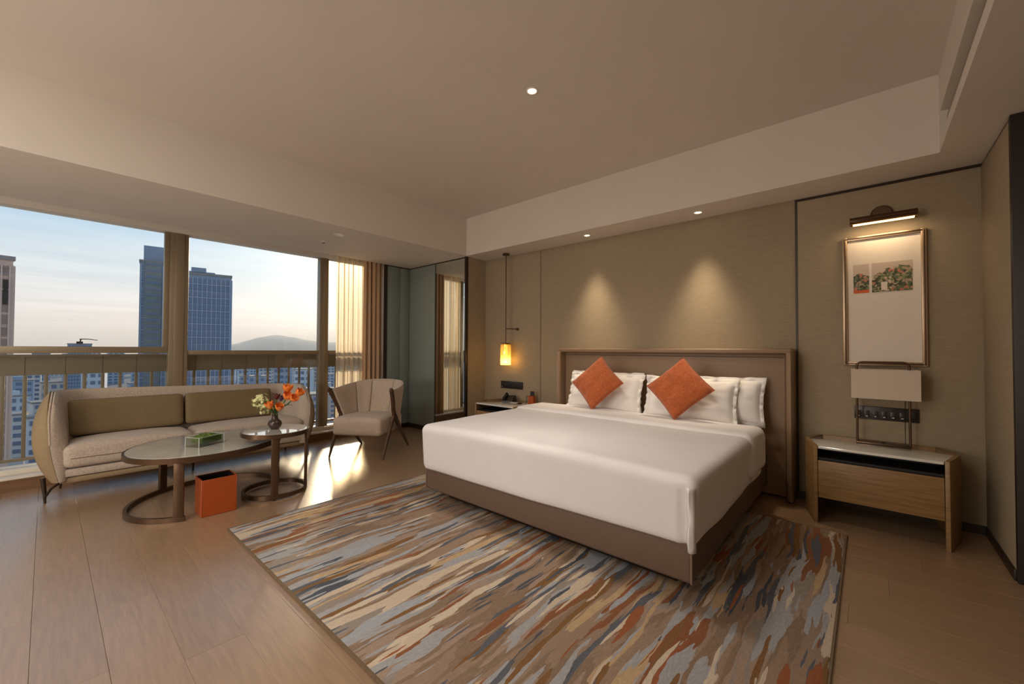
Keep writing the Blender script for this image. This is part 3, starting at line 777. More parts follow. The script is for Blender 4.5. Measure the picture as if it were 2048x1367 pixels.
bm = bm_new(); lathe(bm, [(.020, 1.315), (.024, 1.29), (.024, 1.12), (.018, 1.10)], (PX, PY, 0), 20); obj('glowing_tube', bm, emit('pendant_tube', (255, 222, 150), 3.0), t)
bm = bm_new(); lathe(bm, [(.040, 1.060), (.040, 1.040)], (PX, PY, 0), 24); obj('bottom_ring', bm, m_brass, t)
light('pendant_bulb', 'POINT', (PX, PY, 1.085), 3.0, (1, .70, .38), shadow_soft_size=.02)

# things on the corner nightstand
t = thing('telephone', 'black desk telephone with its handset on the corner nightstand', 'telephone', (-3.60, 4.05, NT))
Mx = Matrix.Translation((-3.60, 4.06, NT)) @ Matrix.Rotation(math.radians(24), 4, 'Z')
bm = bm_new(); ps = [(-.095, 0), (.085, 0), (.085, .070), (.05, .082), (-.095, .022)]
a = [bm.verts.new((-.075, y, z+.001)) for y, z in ps]; b = [bm.verts.new((.075, y, z+.001)) for y, z in ps]
bm.faces.new(a); bm.faces.new(b[::-1])
for i in range(5): bm.faces.new((a[i], b[i], b[(i+1) % 5], a[(i+1) % 5]))
bmesh.ops.bevel(bm, geom=bm.edges[:], offset=.006, segments=2, affect='EDGES'); bmesh.ops.transform(bm, matrix=Mx, verts=bm.verts); ph = obj('phone_body', bm, m_black_gloss, t)
bm = bm_new()
for i in range(3):
    for j in range(4): 
        yy = -.05+j*.024; zz = .022+(yy+.085)*.053/.125+.002
        box(bm, .005+i*.021, .02+i*.021, yy, yy+.014, zz, zz+.006)
bmesh.ops.transform(bm, matrix=Mx, verts=bm.verts); o = obj('keypad', bm, m_panel, ph); o['kind'] = 'stuff'
bm = bm_new(); tube(bm, [(-.048, -.095, .038), (-.048, -.07, .056), (-.048, -.01, .083), (-.048, .045, .100), (-.048, .074, .090)], [.019, .021, .016, .020, .019], seg=10)
bmesh.ops.transform(bm, matrix=Mx, verts=bm.verts); obj('handset', bm, m_black_gloss, t)
t = thing('notepad', 'small notepad with a dark pen tray between telephone and orange box', 'notepad', (-3.40, 3.98, NT))
Mx = Matrix.Translation((-3.41, 3.97, NT)) @ Matrix.Rotation(.25, 4, 'Z')
obj('tray', B(-.075, .075, -.05, .05, .0006, .008, bev=.002, M=Mx), m_walnut, t); obj('paper_block', B(-.065, .03, -.042, .042, .0085, .014, M=Mx), m_white, t)
bm = bm_new(); tube(bm, [Mx @ Vector((.05, -.04, .013)), Mx @ Vector((.052, .045, .013))], .004, seg=8); obj('pen', bm, m_black_gloss, t)
t = thing('tissue_holder', 'small orange box with a dark card standing in it, on the corner nightstand', 'box', (-3.262, 4.12, NT))
bm = bm_new()
lo = [(-.045, -.03), (.045, -.03), (.045, .03), (-.045, .03)]
r1 = [bm.verts.new((-3.262+x, 4.12+y, NT+.001)) for x, y in lo]; r2 = [bm.verts.new((-3.262+x*.86, 4.12+y*.86, NT+.10)) for x, y in lo]
r3 = [bm.verts.new((-3.262+x*.76, 4.12+y*.7, NT+.10)) for x, y in lo]; r4 = [bm.verts.new((-3.262+x*.8, 4.12+y*.75, NT+.02)) for x, y in lo]
bm.faces.new(r1[::-1]); bm.faces.new(r4)
for a, b in ((r1, r2), (r2, r3), (r3, r4)):
    for i in range(4): bm.faces.new((a[i], a[(i+1) % 4], b[(i+1) % 4], b[i]))
obj('holder', bm, m_binorange, t, ang=20)
obj('card', B(-3.285, -3.235, 4.115, 4.135, NT+.022, NT+.158, bev=.002), m_darkwood, t)
bm = bm_new(); lathe(bm, [(.026, 0.001), (.030, .004), (.033, .09), (.031, .09), (.028, .008)], (-3.36, 4.17, NT), 20)
o = obj('drinking_glass', bm, m_acryl, None); tag(o, 'clear drinking glass at the wall behind the notepad', 'glass')

# ------------------------------------------------------------------ downlights and other ceiling fittings
def downlight(x, y, z, lab, power=0, lit=True, r=.042, spot=None, group=None, spot_deg=60, scol=(1, .80, .56), soft=.11):
    t = thing('downlight', lab, 'ceiling light', (x, y, z), group=group)
    bm = bm_new(); lathe(bm, [(r, -.0005), (r, -.005), (r*.78, -.007), (r*.70, -.0015), (r*.70, -.0005)], (x, y, z), 28, cap=False); obj('trim_ring', bm, m_white, t)
    bm = bm_new(); lathe(bm, [(r*.70, -.0018), (r*.70, -.0006)], (x, y, z), 24); obj('lens', bm, m_led if lit else m_white, t)
    if power: light('downlight_beam', 'SPOT', (x, y, z-.02), power, scol, spot or (x, y, 0), spot_size=math.radians(spot_deg), spot_blend=1.0, shadow_soft_size=soft)
DG = 'small lit downlights over the headboard'
downlight(-2.391, 4.016, ZC, 'small lit downlight over the headboard, nearer the pendant', 100, group=DG, spot=(-2.391, 4.05, 0))
downlight(-1.197, 4.019, ZC, 'small lit downlight over the headboard, nearer the framed picture', 100, group=DG, spot=(-1.197, 4.05, 0))
downlight(-1.761, 2.215, ZH, 'single lit downlight in the raised middle of the ceiling', 150, spot_deg=130, scol=(1, .90, .78), soft=.22)
downlight(-4.527, 2.173, ZC, 'flat white ceiling disc above the armchair by the window', 0, False, .06)
t = thing('sprinkler', 'tiny sprinkler head in the ceiling near the window', 'sprinkler', (-4.922, 2.173, ZC))
bm = bm_new(); lathe(bm, [(.028, -.0005), (.028, -.006), (.010, -.010), (.008, -.022)], (-4.922, 2.173, ZC), 20); obj('rose', bm, m_white, t)
bm = bm_new(); lathe(bm, [(.016, -.030), (.016, -.026), (.006, -.022)], (-4.922, 2.173, ZC), 16); obj('deflector', bm, m_bronze, t)

# ------------------------------------------------------------------ sofa
t = thing('sofa', 'long curved beige sofa with olive back cushions in front of the window', 'sofa', (-5.2, 1.0, 0))
def sofa_path(s):
    """plan of the wrap, s in 0..1 from the near arm round the back to the far arm; returns point and outward normal"""
    xf, xb, ya, yb, r = -4.90, -5.45, .03, 2.03, .30
    segs = [((xf, ya), (xb+r, ya)), 'c1', ((xb, ya+r), (xb, yb-r)), 'c2', ((xb+r, yb), (xf, yb))]
    L1 = abs(xf-(xb+r)); Lc = PI/2*r; L2 = yb-ya-2*r; T = 2*L1+2*Lc+L2
    d = s*T
    if d < L1: return Vector((xf-d, ya, 0)), Vector((0, -1, 0)), d
    d -= L1
    if d < Lc:
        a = d/r; return Vector((xb+r-r*math.sin(a), ya+r-r*math.cos(a), 0)), Vector((-math.sin(a), -math.cos(a), 0)), L1+d
    d -= Lc
    if d < L2: return Vector((xb, ya+r+d, 0)), Vector((-1, 0, 0)), 9
    d -= L2
    if d < Lc:
        a = d/r; return Vector((xb+r-r*math.cos(a), yb-r+r*math.sin(a), 0)), Vector((-math.cos(a), math.sin(a), 0)), L1+Lc-d
    d -= Lc
    return Vector((xb+r+d, yb, 0)), Vector((0, 1, 0)), L1-d
def sofa_mid(f):
    return -.075+.085*math.sin(min(f, 1)*PI*.62+.28)   # tulip flare: in at the foot, out above
def sofa_shell(inner):
    bm = bm_new(); rows = []; n = 96
    for i in range(n+1):
        s = i/n; p, nrm, d = sofa_path(s)
        ztop = lerp(.865, .80, smooth(s)) 
        Lr = .30
        if d < Lr: ztop = .46+(ztop-.46)*math.sqrt(max(0, 1-((Lr-d)/Lr)**2.2))
        e = 1 if d > .11 else .22+.78*math.sqrt(max(0, 1-((.11-d)/.11)**2))
        zb = .165
        m = 16; a, b = [], []
        for j in range(m+1):
            v = j/m; z = lerp(zb, ztop, v)
            f = (z-zb)/(.86-zb)
            mid = sofa_mid(f)
            th = .098*math.sin(PI*(.10+.86*min(1, v)))**.6*e
            if inner: a.append(p+nrm*(mid-.006-th*1.0)+Vector((0, 0, z))); b.append(p+nrm*(mid-.001)+Vector((0, 0, z)))
            else: a.append(p+nrm*(mid+.001)+Vector((0, 0, z))); b.append(p+nrm*(mid+th*.95)+Vector((0, 0, z)))
        top = [(a[-1]+b[-1])/2+Vector((0, 0, .018*e))]
        rows.append(a+top+b[::-1])
    vs = strip(bm, rows, closed_u=True)
    bm.faces.new(vs[0][::-1]); bm.faces.new(vs[-1])
    return bm
obj('outer_shell', sofa_shell(False), m_shell, t, ang=60)
obj('inner_back', sofa_shell(True), m_tweed, t, ang=60)
bm = bm_new(); pts = []
for i in range(97):
    p, nrm, d = sofa_path(i/96); ztop = lerp(.865, .80, smooth(i/96))
    if d < .30: ztop = .46+(ztop-.46)*math.sqrt(max(0, 1-((.30-d)/.30)**2.2))
    f = (ztop-.165)/(.86-.165); mid = sofa_mid(f)
    pts.append(p+nrm*mid+Vector((0, 0, ztop+.012)))
tube(bm, pts, .006, seg=6); mlabel(obj('piping', bm, m_tweed, t), 'light seam piping along the top edge')
obj('seat_base', rbox((-5.42, .06, .190), (-4.915, 2.00, .262), .02, (6, 20, 4)), m_tweed, t)
obj('bottom_shell', rbox((-5.44, .08, .135), (-4.93, 1.98, .195), .025, (6, 20, 4)), m_shell, t)
def seatc(p):
    x, y, z = p; return (x, y, z)
def crown(y0, y1, x0, x1, h):
    def f(p):
        x, y, z = p
        u = (2*(y-y0)/(y1-y0)-1); v = 2*(x-x0)/(x1-x0)-1
        if z > .36: z += h*(1-abs(u)**3)*(1-.6*abs(v)**3)
        return (x, y, z)
    return f
for a, b in ((.10, .955), (.962, 1.96)):
    o = obj('seat_cushion', rbox((-5.34, a, .265), (-4.885, b, .445), .045, (12, 22, 8), crown(a, b, -5.34, -4.885, .035)), m_tweed, t, ang=60)
    bm = bm_new(); tube(bm, [(-4.887, a+.045, .345), (-4.884, (a+b)/2, .345), (-4.887, b-.045, .345)], .004, seg=6); obj('seam', bm, M('seam_dark', (120, 100, 86), .9) if a < .5 else bpy.data.materials['seam_dark'], o)  # seam cord in a darker brown than the cushion
lean = Matrix.Translation((-5.25, 0, .46)) @ Matrix.Rotation(-.16, 4, 'Y') @ Matrix.Translation((5.25, 0, -.46))
for a, b in ((.125, .930), (.944, 1.74)):
    obj('back_cushion', rbox((-5.31, a, .475), (-5.20, b, .79), .035, (6, 20, 10), None, lean), m_olive, t, ang=60)
def sofa_leg(x, y, dx, dy, fork=False):
    bm = bm_new(); tube(bm, [(x, y, .0005), (x+dx*.25, y+dy*.25, .08), (x+dx, y+dy, .20)], [.008, .012, .016], seg=10)
    if fork: tube(bm, [(x+.002, y+.002, .055), (x-.01, y+.03, .105), (x-.03, y+.085, .145)], [.009, .009, .010], seg=8)
    obj('leg', bm, m_legmetal, t)
sofa_leg(-4.985, .012, -.02, -.015, True); sofa_leg(-4.985, 2.05, -.02, -.02); sofa_leg(-5.217, 1.008, 0, 0); sofa_leg(-5.42, .10, .02, .02); sofa_leg(-5.42, 1.96, .02, -.02)

# ------------------------------------------------------------------ armchair
A0 = Vector((-4.67, 2.149, 0)); ar = math.atan2(.352, .548)
t = thing('armchair', 'beige upholstered tub armchair with splayed walnut legs beside the curtains', 'armchair', A0, ar)
def plan(u, top):
    """barrel back: u 0..1 from the left arm end round to the right"""
    th = PI*(1-u); c, s = math.cos(th), math.sin(th)
    if top: x = .335+.37*math.copysign(abs(c)**.75, c); y = .10+.60*abs(s)**.62; z = .775+.085*abs(s)**.9
    else: x = .330+.315*math.copysign(abs(c)**.75, c); y = .28+.31*abs(s)**.62; z = .405
    return Vector((x, y, z))
NCH = 5
for k in range(NCH):
    bm = bm_new(); rows = []
    for i in range(13):
        f = i/12; u = (k+.01+f*.98)/NCH
        u0 = max(u-.01, 0); u1 = min(u+.01, 1)
        edge = math.sqrt(max(0, 1-abs(2*f-1)**4))
        col_i, col_o = [], []
        for j in range(11):
            v = j/10; p = plan(u, False).lerp(plan(u, True), v)
            tg = (plan(u1, False).lerp(plan(u1, True), v)-plan(u0, False).lerp(plan(u0, True), v)); nrm = Vector((tg.y, -tg.x, 0)).normalized()  # towards the sitter
            tk = (.030+.022*(1-v))*(.55+.45*edge)*(.45 if j in (0, 10) else 1)
            col_i.append(p+nrm*tk); col_o.append(p-nrm*.028*(.6+.4*edge)*(.6 if j in (0, 10) else 1))
        rows.append(col_i+col_o[::-1])
    vs = strip(bm, rows, closed_u=True); bm.faces.new(vs[0][::-1]); bm.faces.new(vs[-1])
    obj('back_panel', bm, m_chair, t, world=False, ang=60)
def seat_fn(p):
    x, y, z = p
    k = lerp(1.0, 1.04, smooth((y-.05)/.5)); x = .30+(x-.30)*k
    if z > .40: z += .025*(1-((x-.30)/.33)**2)*(1-((y-.32)/.36)**2)
    return (x, y, z)
obj('seat', rbox((.005, .045, .245), (.60, .64, .445), .04, (16, 16, 8), seat_fn), m_chair, t, world=False, ang=60)
for sx in (0, 1):
    mir_ = lambda p: (p[0], p[1], p[2]) if sx else (.652-p[0], p[1], p[2])
    off = .0
    def bar(pts, fl):
        bm = bm_new(); tube(bm, [mir_(p) for p in pts], 0, flat=fl, up=Vector((1, 0, 0))); bmesh.ops.bevel(bm, geom=bm.edges[:], offset=.004, segments=1, affect='EDGES'); return bm
    arm = [(.715, .065, .785), (.712, .10, .765), (.695, .17, .66), (.672, .235, .54), (.664, .29, .42)]
    obj('arm_support', bar(arm, [(.045, .030), (.050, .034), (.046, .034), (.050, .034), (.060, .034)]), m_walnut, t, world=False)
    obj('leg', bar([(.664, .27, .47), (.660, .20, .34), (.656, .10, .17), (.652, .012, .0005)], [(.050, .034), (.046, .030), (.034, .026), (.022, .020)]), m_walnut, t, world=False)
    obj('leg', bar([(.664, .26, .50), (.662, .40, .33), (.658, .56, .18), (.650, .735, .0005)], [(.040, .034), (.056, .032), (.040, .028), (.022, .020)]), m_walnut, t, world=False)

# ------------------------------------------------------------------ coffee tables
def ellipse(c, a, b, th, n=72, t0=0, t1=2*PI):
    full = abs(t1-t0-2*PI) < 1e-6; out = []
    for i in range(n if full else n+1):
        q = t0+(t1-t0)*i/n; x, y = a*math.cos(q), b*math.sin(q)
        out.append((c[0]+x*math.cos(th)-y*math.sin(th), c[1]+x*math.sin(th)+y*math.cos(th)))
    return out
t = thing('coffee_table', 'large low oval marble coffee table with open bronze ring base, before the sofa', 'table', (-4.2, .93, 0))
CC, CA, CB, CT, CH = (-4.20, .925), .565, .49, 2.11, .462
bm = bm_new(); prism(bm, ellipse(CC, CA-.012, CB-.012, CT), CH-.012, CH); obj('marble_top', bm, m_marble, t)
bm = bm_new(); tube(bm, [(x, y, CH-.021) for x, y in ellipse(CC, CA-.004, CB-.004, CT)], 0, flat=(.016, .038), closed=True); obj('top_rim', bm, m_bronze, t)
bm = bm_new(); prism(bm, ellipse(CC, CA-.02, CB-.02, CT, 48), CH-.036, CH-.013); obj('under_panel', bm, m_darkwood, t)
def ell_at(x, y):  # parameter of the ellipse point nearest to a direction
    dx, dy = x-CC[0], y-CC[1]; u = dx*math.cos(CT)+dy*math.sin(CT); v = -dx*math.sin(CT)+dy*math.cos(CT); return math.atan2(v/CB, u/CA)
q0, q1 = ell_at(-4.12, 1.52), ell_at(-3.70, .66)
while q1 < q0: q1 += 2*PI
arc = ellipse(CC, CA-.02, CB-.02, CT, 60, q0, q1)
bm = bm_new(); tube(bm, [(x, y, .0185) for x, y in arc], 0, flat=(.022, .035)); obj('ring_base', bm, m_bronze, t)
for i in (1, min(range(61), key=lambda k: (arc[k][0]+4.66)**2+(arc[k][1]-.66)**2), 59):
    x, y = arc[i]; x2, y2 = arc[max(i-1, 0)]; x3, y3 = arc[min(i+1, 60)]
    d = Vector((x3-x2, y3-y2, 0)).normalized(); Mx = Matrix.Translation((x, y, 0)) @ Matrix.Rotation(math.atan2(d.y, d.x), 4, 'Z')
    obj('leg', B(-.030, .030, -.011, .011, .0365, CH-.037, bev=.002, M=Mx), m_bronze, t)
t = thing('side_table', 'small round marble side table with bronze ring base, overlapping the coffee table', 'table', (-3.91, 1.335, 0))
SCn, SR, SH = (-3.91, 1.335), .258, .545
bm = bm_new(); prism(bm, ellipse(SCn, SR-.01, SR-.01, 0), SH-.012, SH); obj('marble_top', bm, m_marble, t)
bm = bm_new(); tube(bm, [(x, y, SH-.019) for x, y in ellipse(SCn, SR-.004, SR-.004, 0)], 0, flat=(.014, .034), closed=True); obj('top_rim', bm, m_bronze, t)
bm = bm_new(); prism(bm, ellipse(SCn, SR-.02, SR-.02, 0, 48), SH-.034, SH-.013); obj('under_panel', bm, m_darkwood, t)
bm = bm_new(); tube(bm, [(x, y, .029) for x, y in ellipse(SCn, SR-.02, SR-.02, 0)], 0, flat=(.022, .034), closed=True); obj('ring_base', bm, m_bronze, t)
for dg in (-20, 61, 163):
    a = math.radians(dg); x, y = SCn[0]+(SR-.02)*math.cos(a), SCn[1]+(SR-.02)*math.sin(a)
    Mx = Matrix.Translation((x, y, 0)) @ Matrix.Rotation(a+PI/2, 4, 'Z')
    obj('leg', B(-.027, .027, -.011, .011, .047, SH-.035, bev=.002, M=Mx), m_bronze, t)
    bm = bm_new(); lathe(bm, [(.008, .0005), (.008, .012)], (x, y, 0), 10); obj('foot', bm, m_black, t)
    
# moss box
t = thing('moss_box', 'clear acrylic box of green moss on the coffee table', 'decoration', (-4.02, .88, CH))
Mx = Matrix.Translation((-3.985, .805, CH)) @ Matrix.Rotation(math.radians(118), 4, 'Z')
bm = bm_new(); w, dd, h = .215, .135, .075
for a in ((0, w, 0, .004), (0, w, dd-.004, dd), (0, .004, .004, dd-.004), (w-.004, w, .004, dd-.004)): box(bm, *a, .001, h, M=Mx)
box(bm, 0, w, 0, dd, .0005, .004, M=Mx); ac = obj('acrylic_case', bm, m_acryl, t)
bm = bm_new()
for a in ((0, w, 0, .004), (0, w, dd-.004, dd), (0, .004, .004, dd-.004), (w-.004, w, .004, dd-.004)): box(bm, *a, h, h+.0025, M=Mx)
for px_, py_ in ((0, 0), (w, 0), (w, dd), (0, dd)): box(bm, px_-.0018, px_+.0018, py_-.0018, py_+.0018, .001, h, M=Mx)
mlabel(obj('polished_edge', bm, m_acryledge, ac), 'bright polished edges')
def mossf(p):
    q = noise.noise(p*40)*.014+noise.noise(p*110)*.008
    return (p.x, p.y, p.z+q*(p.z > .03)+.018*(p.z > .03)*(1-((p.x-.12)/.1)**2))
o = obj('moss', rbox((.03, .008, .020), (w-.006, dd-.008, .064), .015, (24, 16, 6), mossf, Mx), m_moss, t, ang=80); o['kind'] = 'stuff'

# vase and flowers
VX, VY = -3.925, 1.33
bm = bm_new(); prof = [(.028, .0008), (.036, .004), (.052, .03), (.056, .048), (.048, .070), (.028, .088), (.023, .105), (.023, .138), (.027, .148), (.023, .146), (.019, .136), (.019, .106), (.03, .08), (.03, .02)]
lathe(bm, prof, (VX, VY, SH), 32); o = obj('vase', bm, m_vase, None, ang=60); tag(o, 'small dark round bellied vase holding flowers on the side table', 'vase')
VT = SH+.14
def petal_cup(bm, c, ax, r, l, n=6, open_=.2):
    """tulip: n cupped petals round axis ax"""
    ax = Vector(ax).normalized(); s = ax.orthogonal().normalized(); u = ax.cross(s)
    for k in range(n):
        a0 = 2*PI*k/n; rows = []
        for j in range(7):
            v = j/6; rr = r*(math.sin(PI*min(1, v*.62+.05))**.7+open_*v*v); hw = .62*math.sin(PI*(.08+.86*v))**.6
            row = []
            for i in range(5):
                a = a0+(i/4-.5)*2*hw; row.append(Vector(c)+s*math.cos(a)*rr+u*math.sin(a)*rr+ax*(l*v*(1+.05*((i-2)**2 < 1))))
            rows.append(row)
        strip(bm, rows)
def flower(kind, lab, tip, bend=(0, 0, 0), r=.026, l=.055, mat=None, off=(0, 0)):
    t = thing('flower', lab, 'flower', (VX, VY, VT), group='flowers in the vase')
    tip = Vector(tip); st = Vector((VX+off[0], VY+off[1], SH+.06)); md = (st+tip)/2+Vector(bend); nk = Vector((VX+off[0], VY+off[1], VT+.01))
    pts = [st, nk, nk.lerp(md, .5)+Vector((0, 0, .01)), md, md.lerp(tip, .6), tip]
    bm = bm_new(); tube(bm, pts, .0032, seg=6); obj('stem', bm, m_stem, t)
    ax = (tip-md).normalized()
    if kind == 'tulip':
        bm = bm_new(); petal_cup(bm, tip, ax, r*1.2, l*1.15); o = obj('blossom', bm, mat or m_tulip, t, ang=80)
    elif kind == 'cluster':
        bm = bm_new(); rr = random.Random(lab)
        for k in range(16):
            dv = Vector((rr.uniform(-1, 1), rr.uniform(-1, 1), rr.uniform(-.8, 1)))*r*1.7
            n_ = 5; c = tip+dv; axx = (dv+Vector((0, 0, .01))).normalized(); s = axx.orthogonal().normalized(); u = axx.cross(s)
            for q in range(n_):
                a = 2*PI*q/n_; e = [c, c+(s*math.cos(a-.5)+u*math.sin(a-.5))*.011+axx*.003, c+(s*math.cos(a)+u*math.sin(a))*.017+axx*.001, c+(s*math.cos(a+.5)+u*math.sin(a+.5))*.011+axx*.003]
                bm.faces.new([bm.verts.new(p) for p in e])
        obj('florets', bm, mat or m_cream_fl, t, ang=80)
        bm = bm_new()
        for k in range(9):
            dv = Vector((rr.uniform(-1, 1), rr.uniform(-1, 1), rr.uniform(-.8, .6)))*r*1.5; tube(bm, [tip-ax*.03, tip+dv], .0015, seg=4)
        obj('branchlet', bm, m_stem, t)
    for sgn in (1, -1):
        bm = bm_new(); b0 = md.lerp(nk, .3 if sgn > 0 else .6); d = Vector((noise.random()-.5, noise.random()-.5, .35)).normalized(); rows = []
        for j in range(6):
            v = j/5; c = b0+d*.085*v+Vector((0, 0, -.03*v*v)); sd = d.cross(Vector((0, 0, 1))).normalized()*.012*math.sin(PI*(.06+.9*v)); rows.append([c-sd, c+Vector((0, 0, -.003)), c+sd])
        strip(bm, rows); obj('leaf', bm, m_leaf, t, ang=80)
noise.seed_set(4)
FR = Vector((cy, sy, 0))     # across the bouquet
def at(h, z, f=0): return (VX+FR.x*h-FR.y*f, VY+FR.y*h+FR.x*f, z)
flower('tulip', 'orange tulip highest in the bouquet', at(.098, .865), (.01, .02, .03), .030, .06)
flower('tulip', 'orange tulip leaning out farthest to one side, against the sofa arm', at(.180, .835, .01), (0, .02, .04), .028, .06)
flower('tulip', 'orange tulip just under the highest tulip', at(.105, .805, -.02), (0, .01, .03), .032, .055)
flower('tulip', 'orange tulip drooping below the farthest leaning tulip', at(.160, .80, -.03), (0, .02, .05), .026, .05)
flower('tulip', 'short orange tulip low on the cream flowers side of the vase mouth', at(-.020, .725, -.03), (0, 0, .01), .026, .055)
flower('tulip', 'short bright orange tulip low on the sofa arm side of the vase mouth', at(.050, .715, -.04), (0, 0, .01), .026, .055)
flower('tulip', 'burgundy bud in the middle of the bouquet', at(.010, .80, .0), (0, 0, .02), .020, .045, m_burg)
flower('tulip', 'dark purple bud beside the orange tulips', at(.052, .79, -.01), (0, 0, .02), .016, .04, M('purple_petal', (74, 44, 72), .6))
flower('cluster', 'cream flower spray reaching farthest from the orange tulips', at(-.135, .795, 0), (-.01, -.01, .04), .034)
flower('cluster', 'cream flower spray in the middle of the pale side of the bouquet', at(-.080, .79, -.02), (0, 0, .03), .034)
flower('cluster', 'cream green flower spray drooping lowest over the vase', at(-.060, .715, -.04), (0, 0, .05), .030)

# waste bin
t = thing('waste_bin', 'orange rectangular waste bin with black inside, under the coffee table edge', 'bin', (-3.80, .88, 0))
bm = bm_new(); x0, x1, y0, y1, h = -3.895, -3.70, .768, .992, .272; w = .008
for a in ((x0, x1, y0, y0+w), (x0, x1, y1-w, y1), (x0, x0+w, y0+w, y1-w), (x1-w, x1, y0+w, y1-w)): box(bm, *a, .004, h, bev=.0015, seg=1)
box(bm, x0+.002, x1-.002, y0+.002, y1-.002, .001, .012); obj('bin_body', bm, m_binorange, t)
bm = bm_new(); k = w+.001
for a in ((x0+k, x1-k, y0+k, y0+k+.003), (x0+k, x1-k, y1-k-.003, y1-k), (x0+k, x0+k+.003, y0+k+.003, y1-k-.003), (x1-k-.003, x1-k, y0+k+.003, y1-k-.003)): box(bm, *a, .014, h-.004)
box(bm, x0+k, x1-k, y0+k, y1-k, h-.050, h-.045); obj('liner', bm, m_black, t)

# ------------------------------------------------------------------ the city outside
GZ = -62.
struct('ground', B(-5200, -40, -2600, 3600, GZ-2, GZ), M('city_ground', (122, 124, 128), .9, var=.25, vscale=.03))
def polar(az, D): a = math.radians(az); return (-D*math.cos(a), D*math.sin(a))
m_conc = M('pale_facade', (160, 166, 176), .7, var=.08, vscale=.1)
m_conc2 = M('blue_grey_facade', (134, 150, 168), .6, var=.1, vscale=.1)
m_pinkf = M('pink_stone_facade', (204, 176, 160), .6, var=.1, vscale=.2)
m_win = M('far_window_glass', (98, 118, 144), .3, .1)  # lightened blue: distance haze is put into this glass colour
m_roofm = M('flat_roof', (140, 136, 134), .9)
m_line = M('facade_rib', (168, 184, 202), .6)
def facade(bm_w, bm_l, x, y0, y1, z0, z1, nx, nz, M_, wf=.8, hf=.68):
    """windows slightly sunk-looking proud boxes and ribs on the face looking back at the hotel (+X)"""
    dw, dh = (y1-y0)/nx, (z1-z0)/nz
    for i in range(nx):
        for k in range(nz):
            a = y0+dw*(i+(1-wf)/2); b = z0+dh*(k+(1-hf)/2)
            box(bm_w, x, x+.25, a, a+dw*wf, b, b+dh*hf, M=M_)
    for i in range(nx+1): box(bm_l, x, x+.5, y0+dw*i-.15, y0+dw*i+.15, z0, z1, M=M_)
    for k in range(0, nz+1, 2): box(bm_l, x, x+.4, y0, y1, z0+dh*k-.15, z0+dh*k+.15, M=M_)
def tower(lab, az0, az1, D, el, depth, mat, nx, fh, crown=None, name='tower', bay=None, turn=0., win=None, line=None, slot=None):
    a = (az0+az1)/2; x, y = polar(a, D); w = 2*D*math.tan(math.radians(abs(az1-az0))/2); top = 1.25+D*math.tan(math.radians(el))
    Mx = Matrix.Translation((x, y, 0)) @ Matrix.Rotation(-math.radians(a)+turn, 4, 'Z')
    t = thing(name, lab, 'building', (x, y, GZ))
    obj('body', B(-depth, 0, -w/2, w/2, GZ+.05, top, M=Mx), mat, t)
    bw, bl = bm_new(), bm_new(); nz = int((top+30)/fh)
    facade(bw, bl, 0, -w/2+.6, w/2-.6, -28, top-2, nx, nz, Mx)
    # the flank turned to the light
    Mf = Mx @ Matrix.Translation((-depth/2, w/2, 0)) @ Matrix.Rotation(PI/2, 4, 'Z')
    facade(bw, bl, 0, -depth/2+.6, depth/2-.6, -28, top-2, max(3, nx//2), nz, Mf)
    obj('window_grid', bw, win or m_win, t, smooth=False, kind='stuff'); obj('facade_ribs', bl, line or m_line, t, smooth=False, kind='stuff')
    if bay:
        b0, b1, bm_, lb = bay; mlabel(obj('front_bay', B(-1, .9, -w/2+w*b0, -w/2+w*b1, GZ+.05, top-.3, bev=.1, M=Mx), bm_, t), lb)
        bl = bm_new()
        for k in range(nz): box(bl, .9, 1.0, -w/2+w*b0+.5, -w/2+w*b1-.5, -28+k*fh, -28+k*fh+fh*.32, M=Mx)
        obj('floor_bands', bl, m_win, t, smooth=False, kind='stuff')
    if slot:
        s0, s1, z0, z1 = slot; mlabel(obj('slot_window', B(.1, .7, -w/2+w*s0, -w/2+w*s1, z0, z1, M=Mx), m_black, t), 'tall dark slot window')
    if crown:
        for (c0, c1, h, dz) in crown:
            obj('rooftop_block', B(-depth*.8, -depth*.1, -w/2+w*c0, -w/2+w*c1, top-.01, top+h, bev=.3, M=Mx), mat, t)
    obj('parapet', B(-depth-.3, .35, -w/2-.35, w/2+.35, top-.6, top+.5, M=Mx), m_roofm, t)
    return t
tower('tall slim blue glass tower left of the window post, higher of the two', 6.27, 9.6, 300, 9.05, 24, m_conc2, 9, 3.4, [(.08, .98, 9.0, 0)], bay=(.12, .52, M('grey_olive_cladding', (128, 134, 128), .6, var=.2, vscale=.2), 'pale grey bay with dark floor bands'))
tower('broad blue grey gridded tower right of the window post with stepped roof', 9.65, 14.15, 270, 8.25, 20, m_conc2, 10, 3.6, [(.18, .48, 3.6, 0), (.0, .66, 1.5, 0)])
tower('pale pink stone tower cut off by the left edge of the window', -6.2, -2.05, 170, 7.9, 26, m_pinkf, 8, 3.3, [(.2, .8, 4.0, 0)], turn=.12, win=M('pink_tower_glass', (150, 128, 118), .4, var=.3, vscale=.3), line=M('pink_rib', (206, 182, 168), .6), slot=(.87, .925, 12.5, 19))
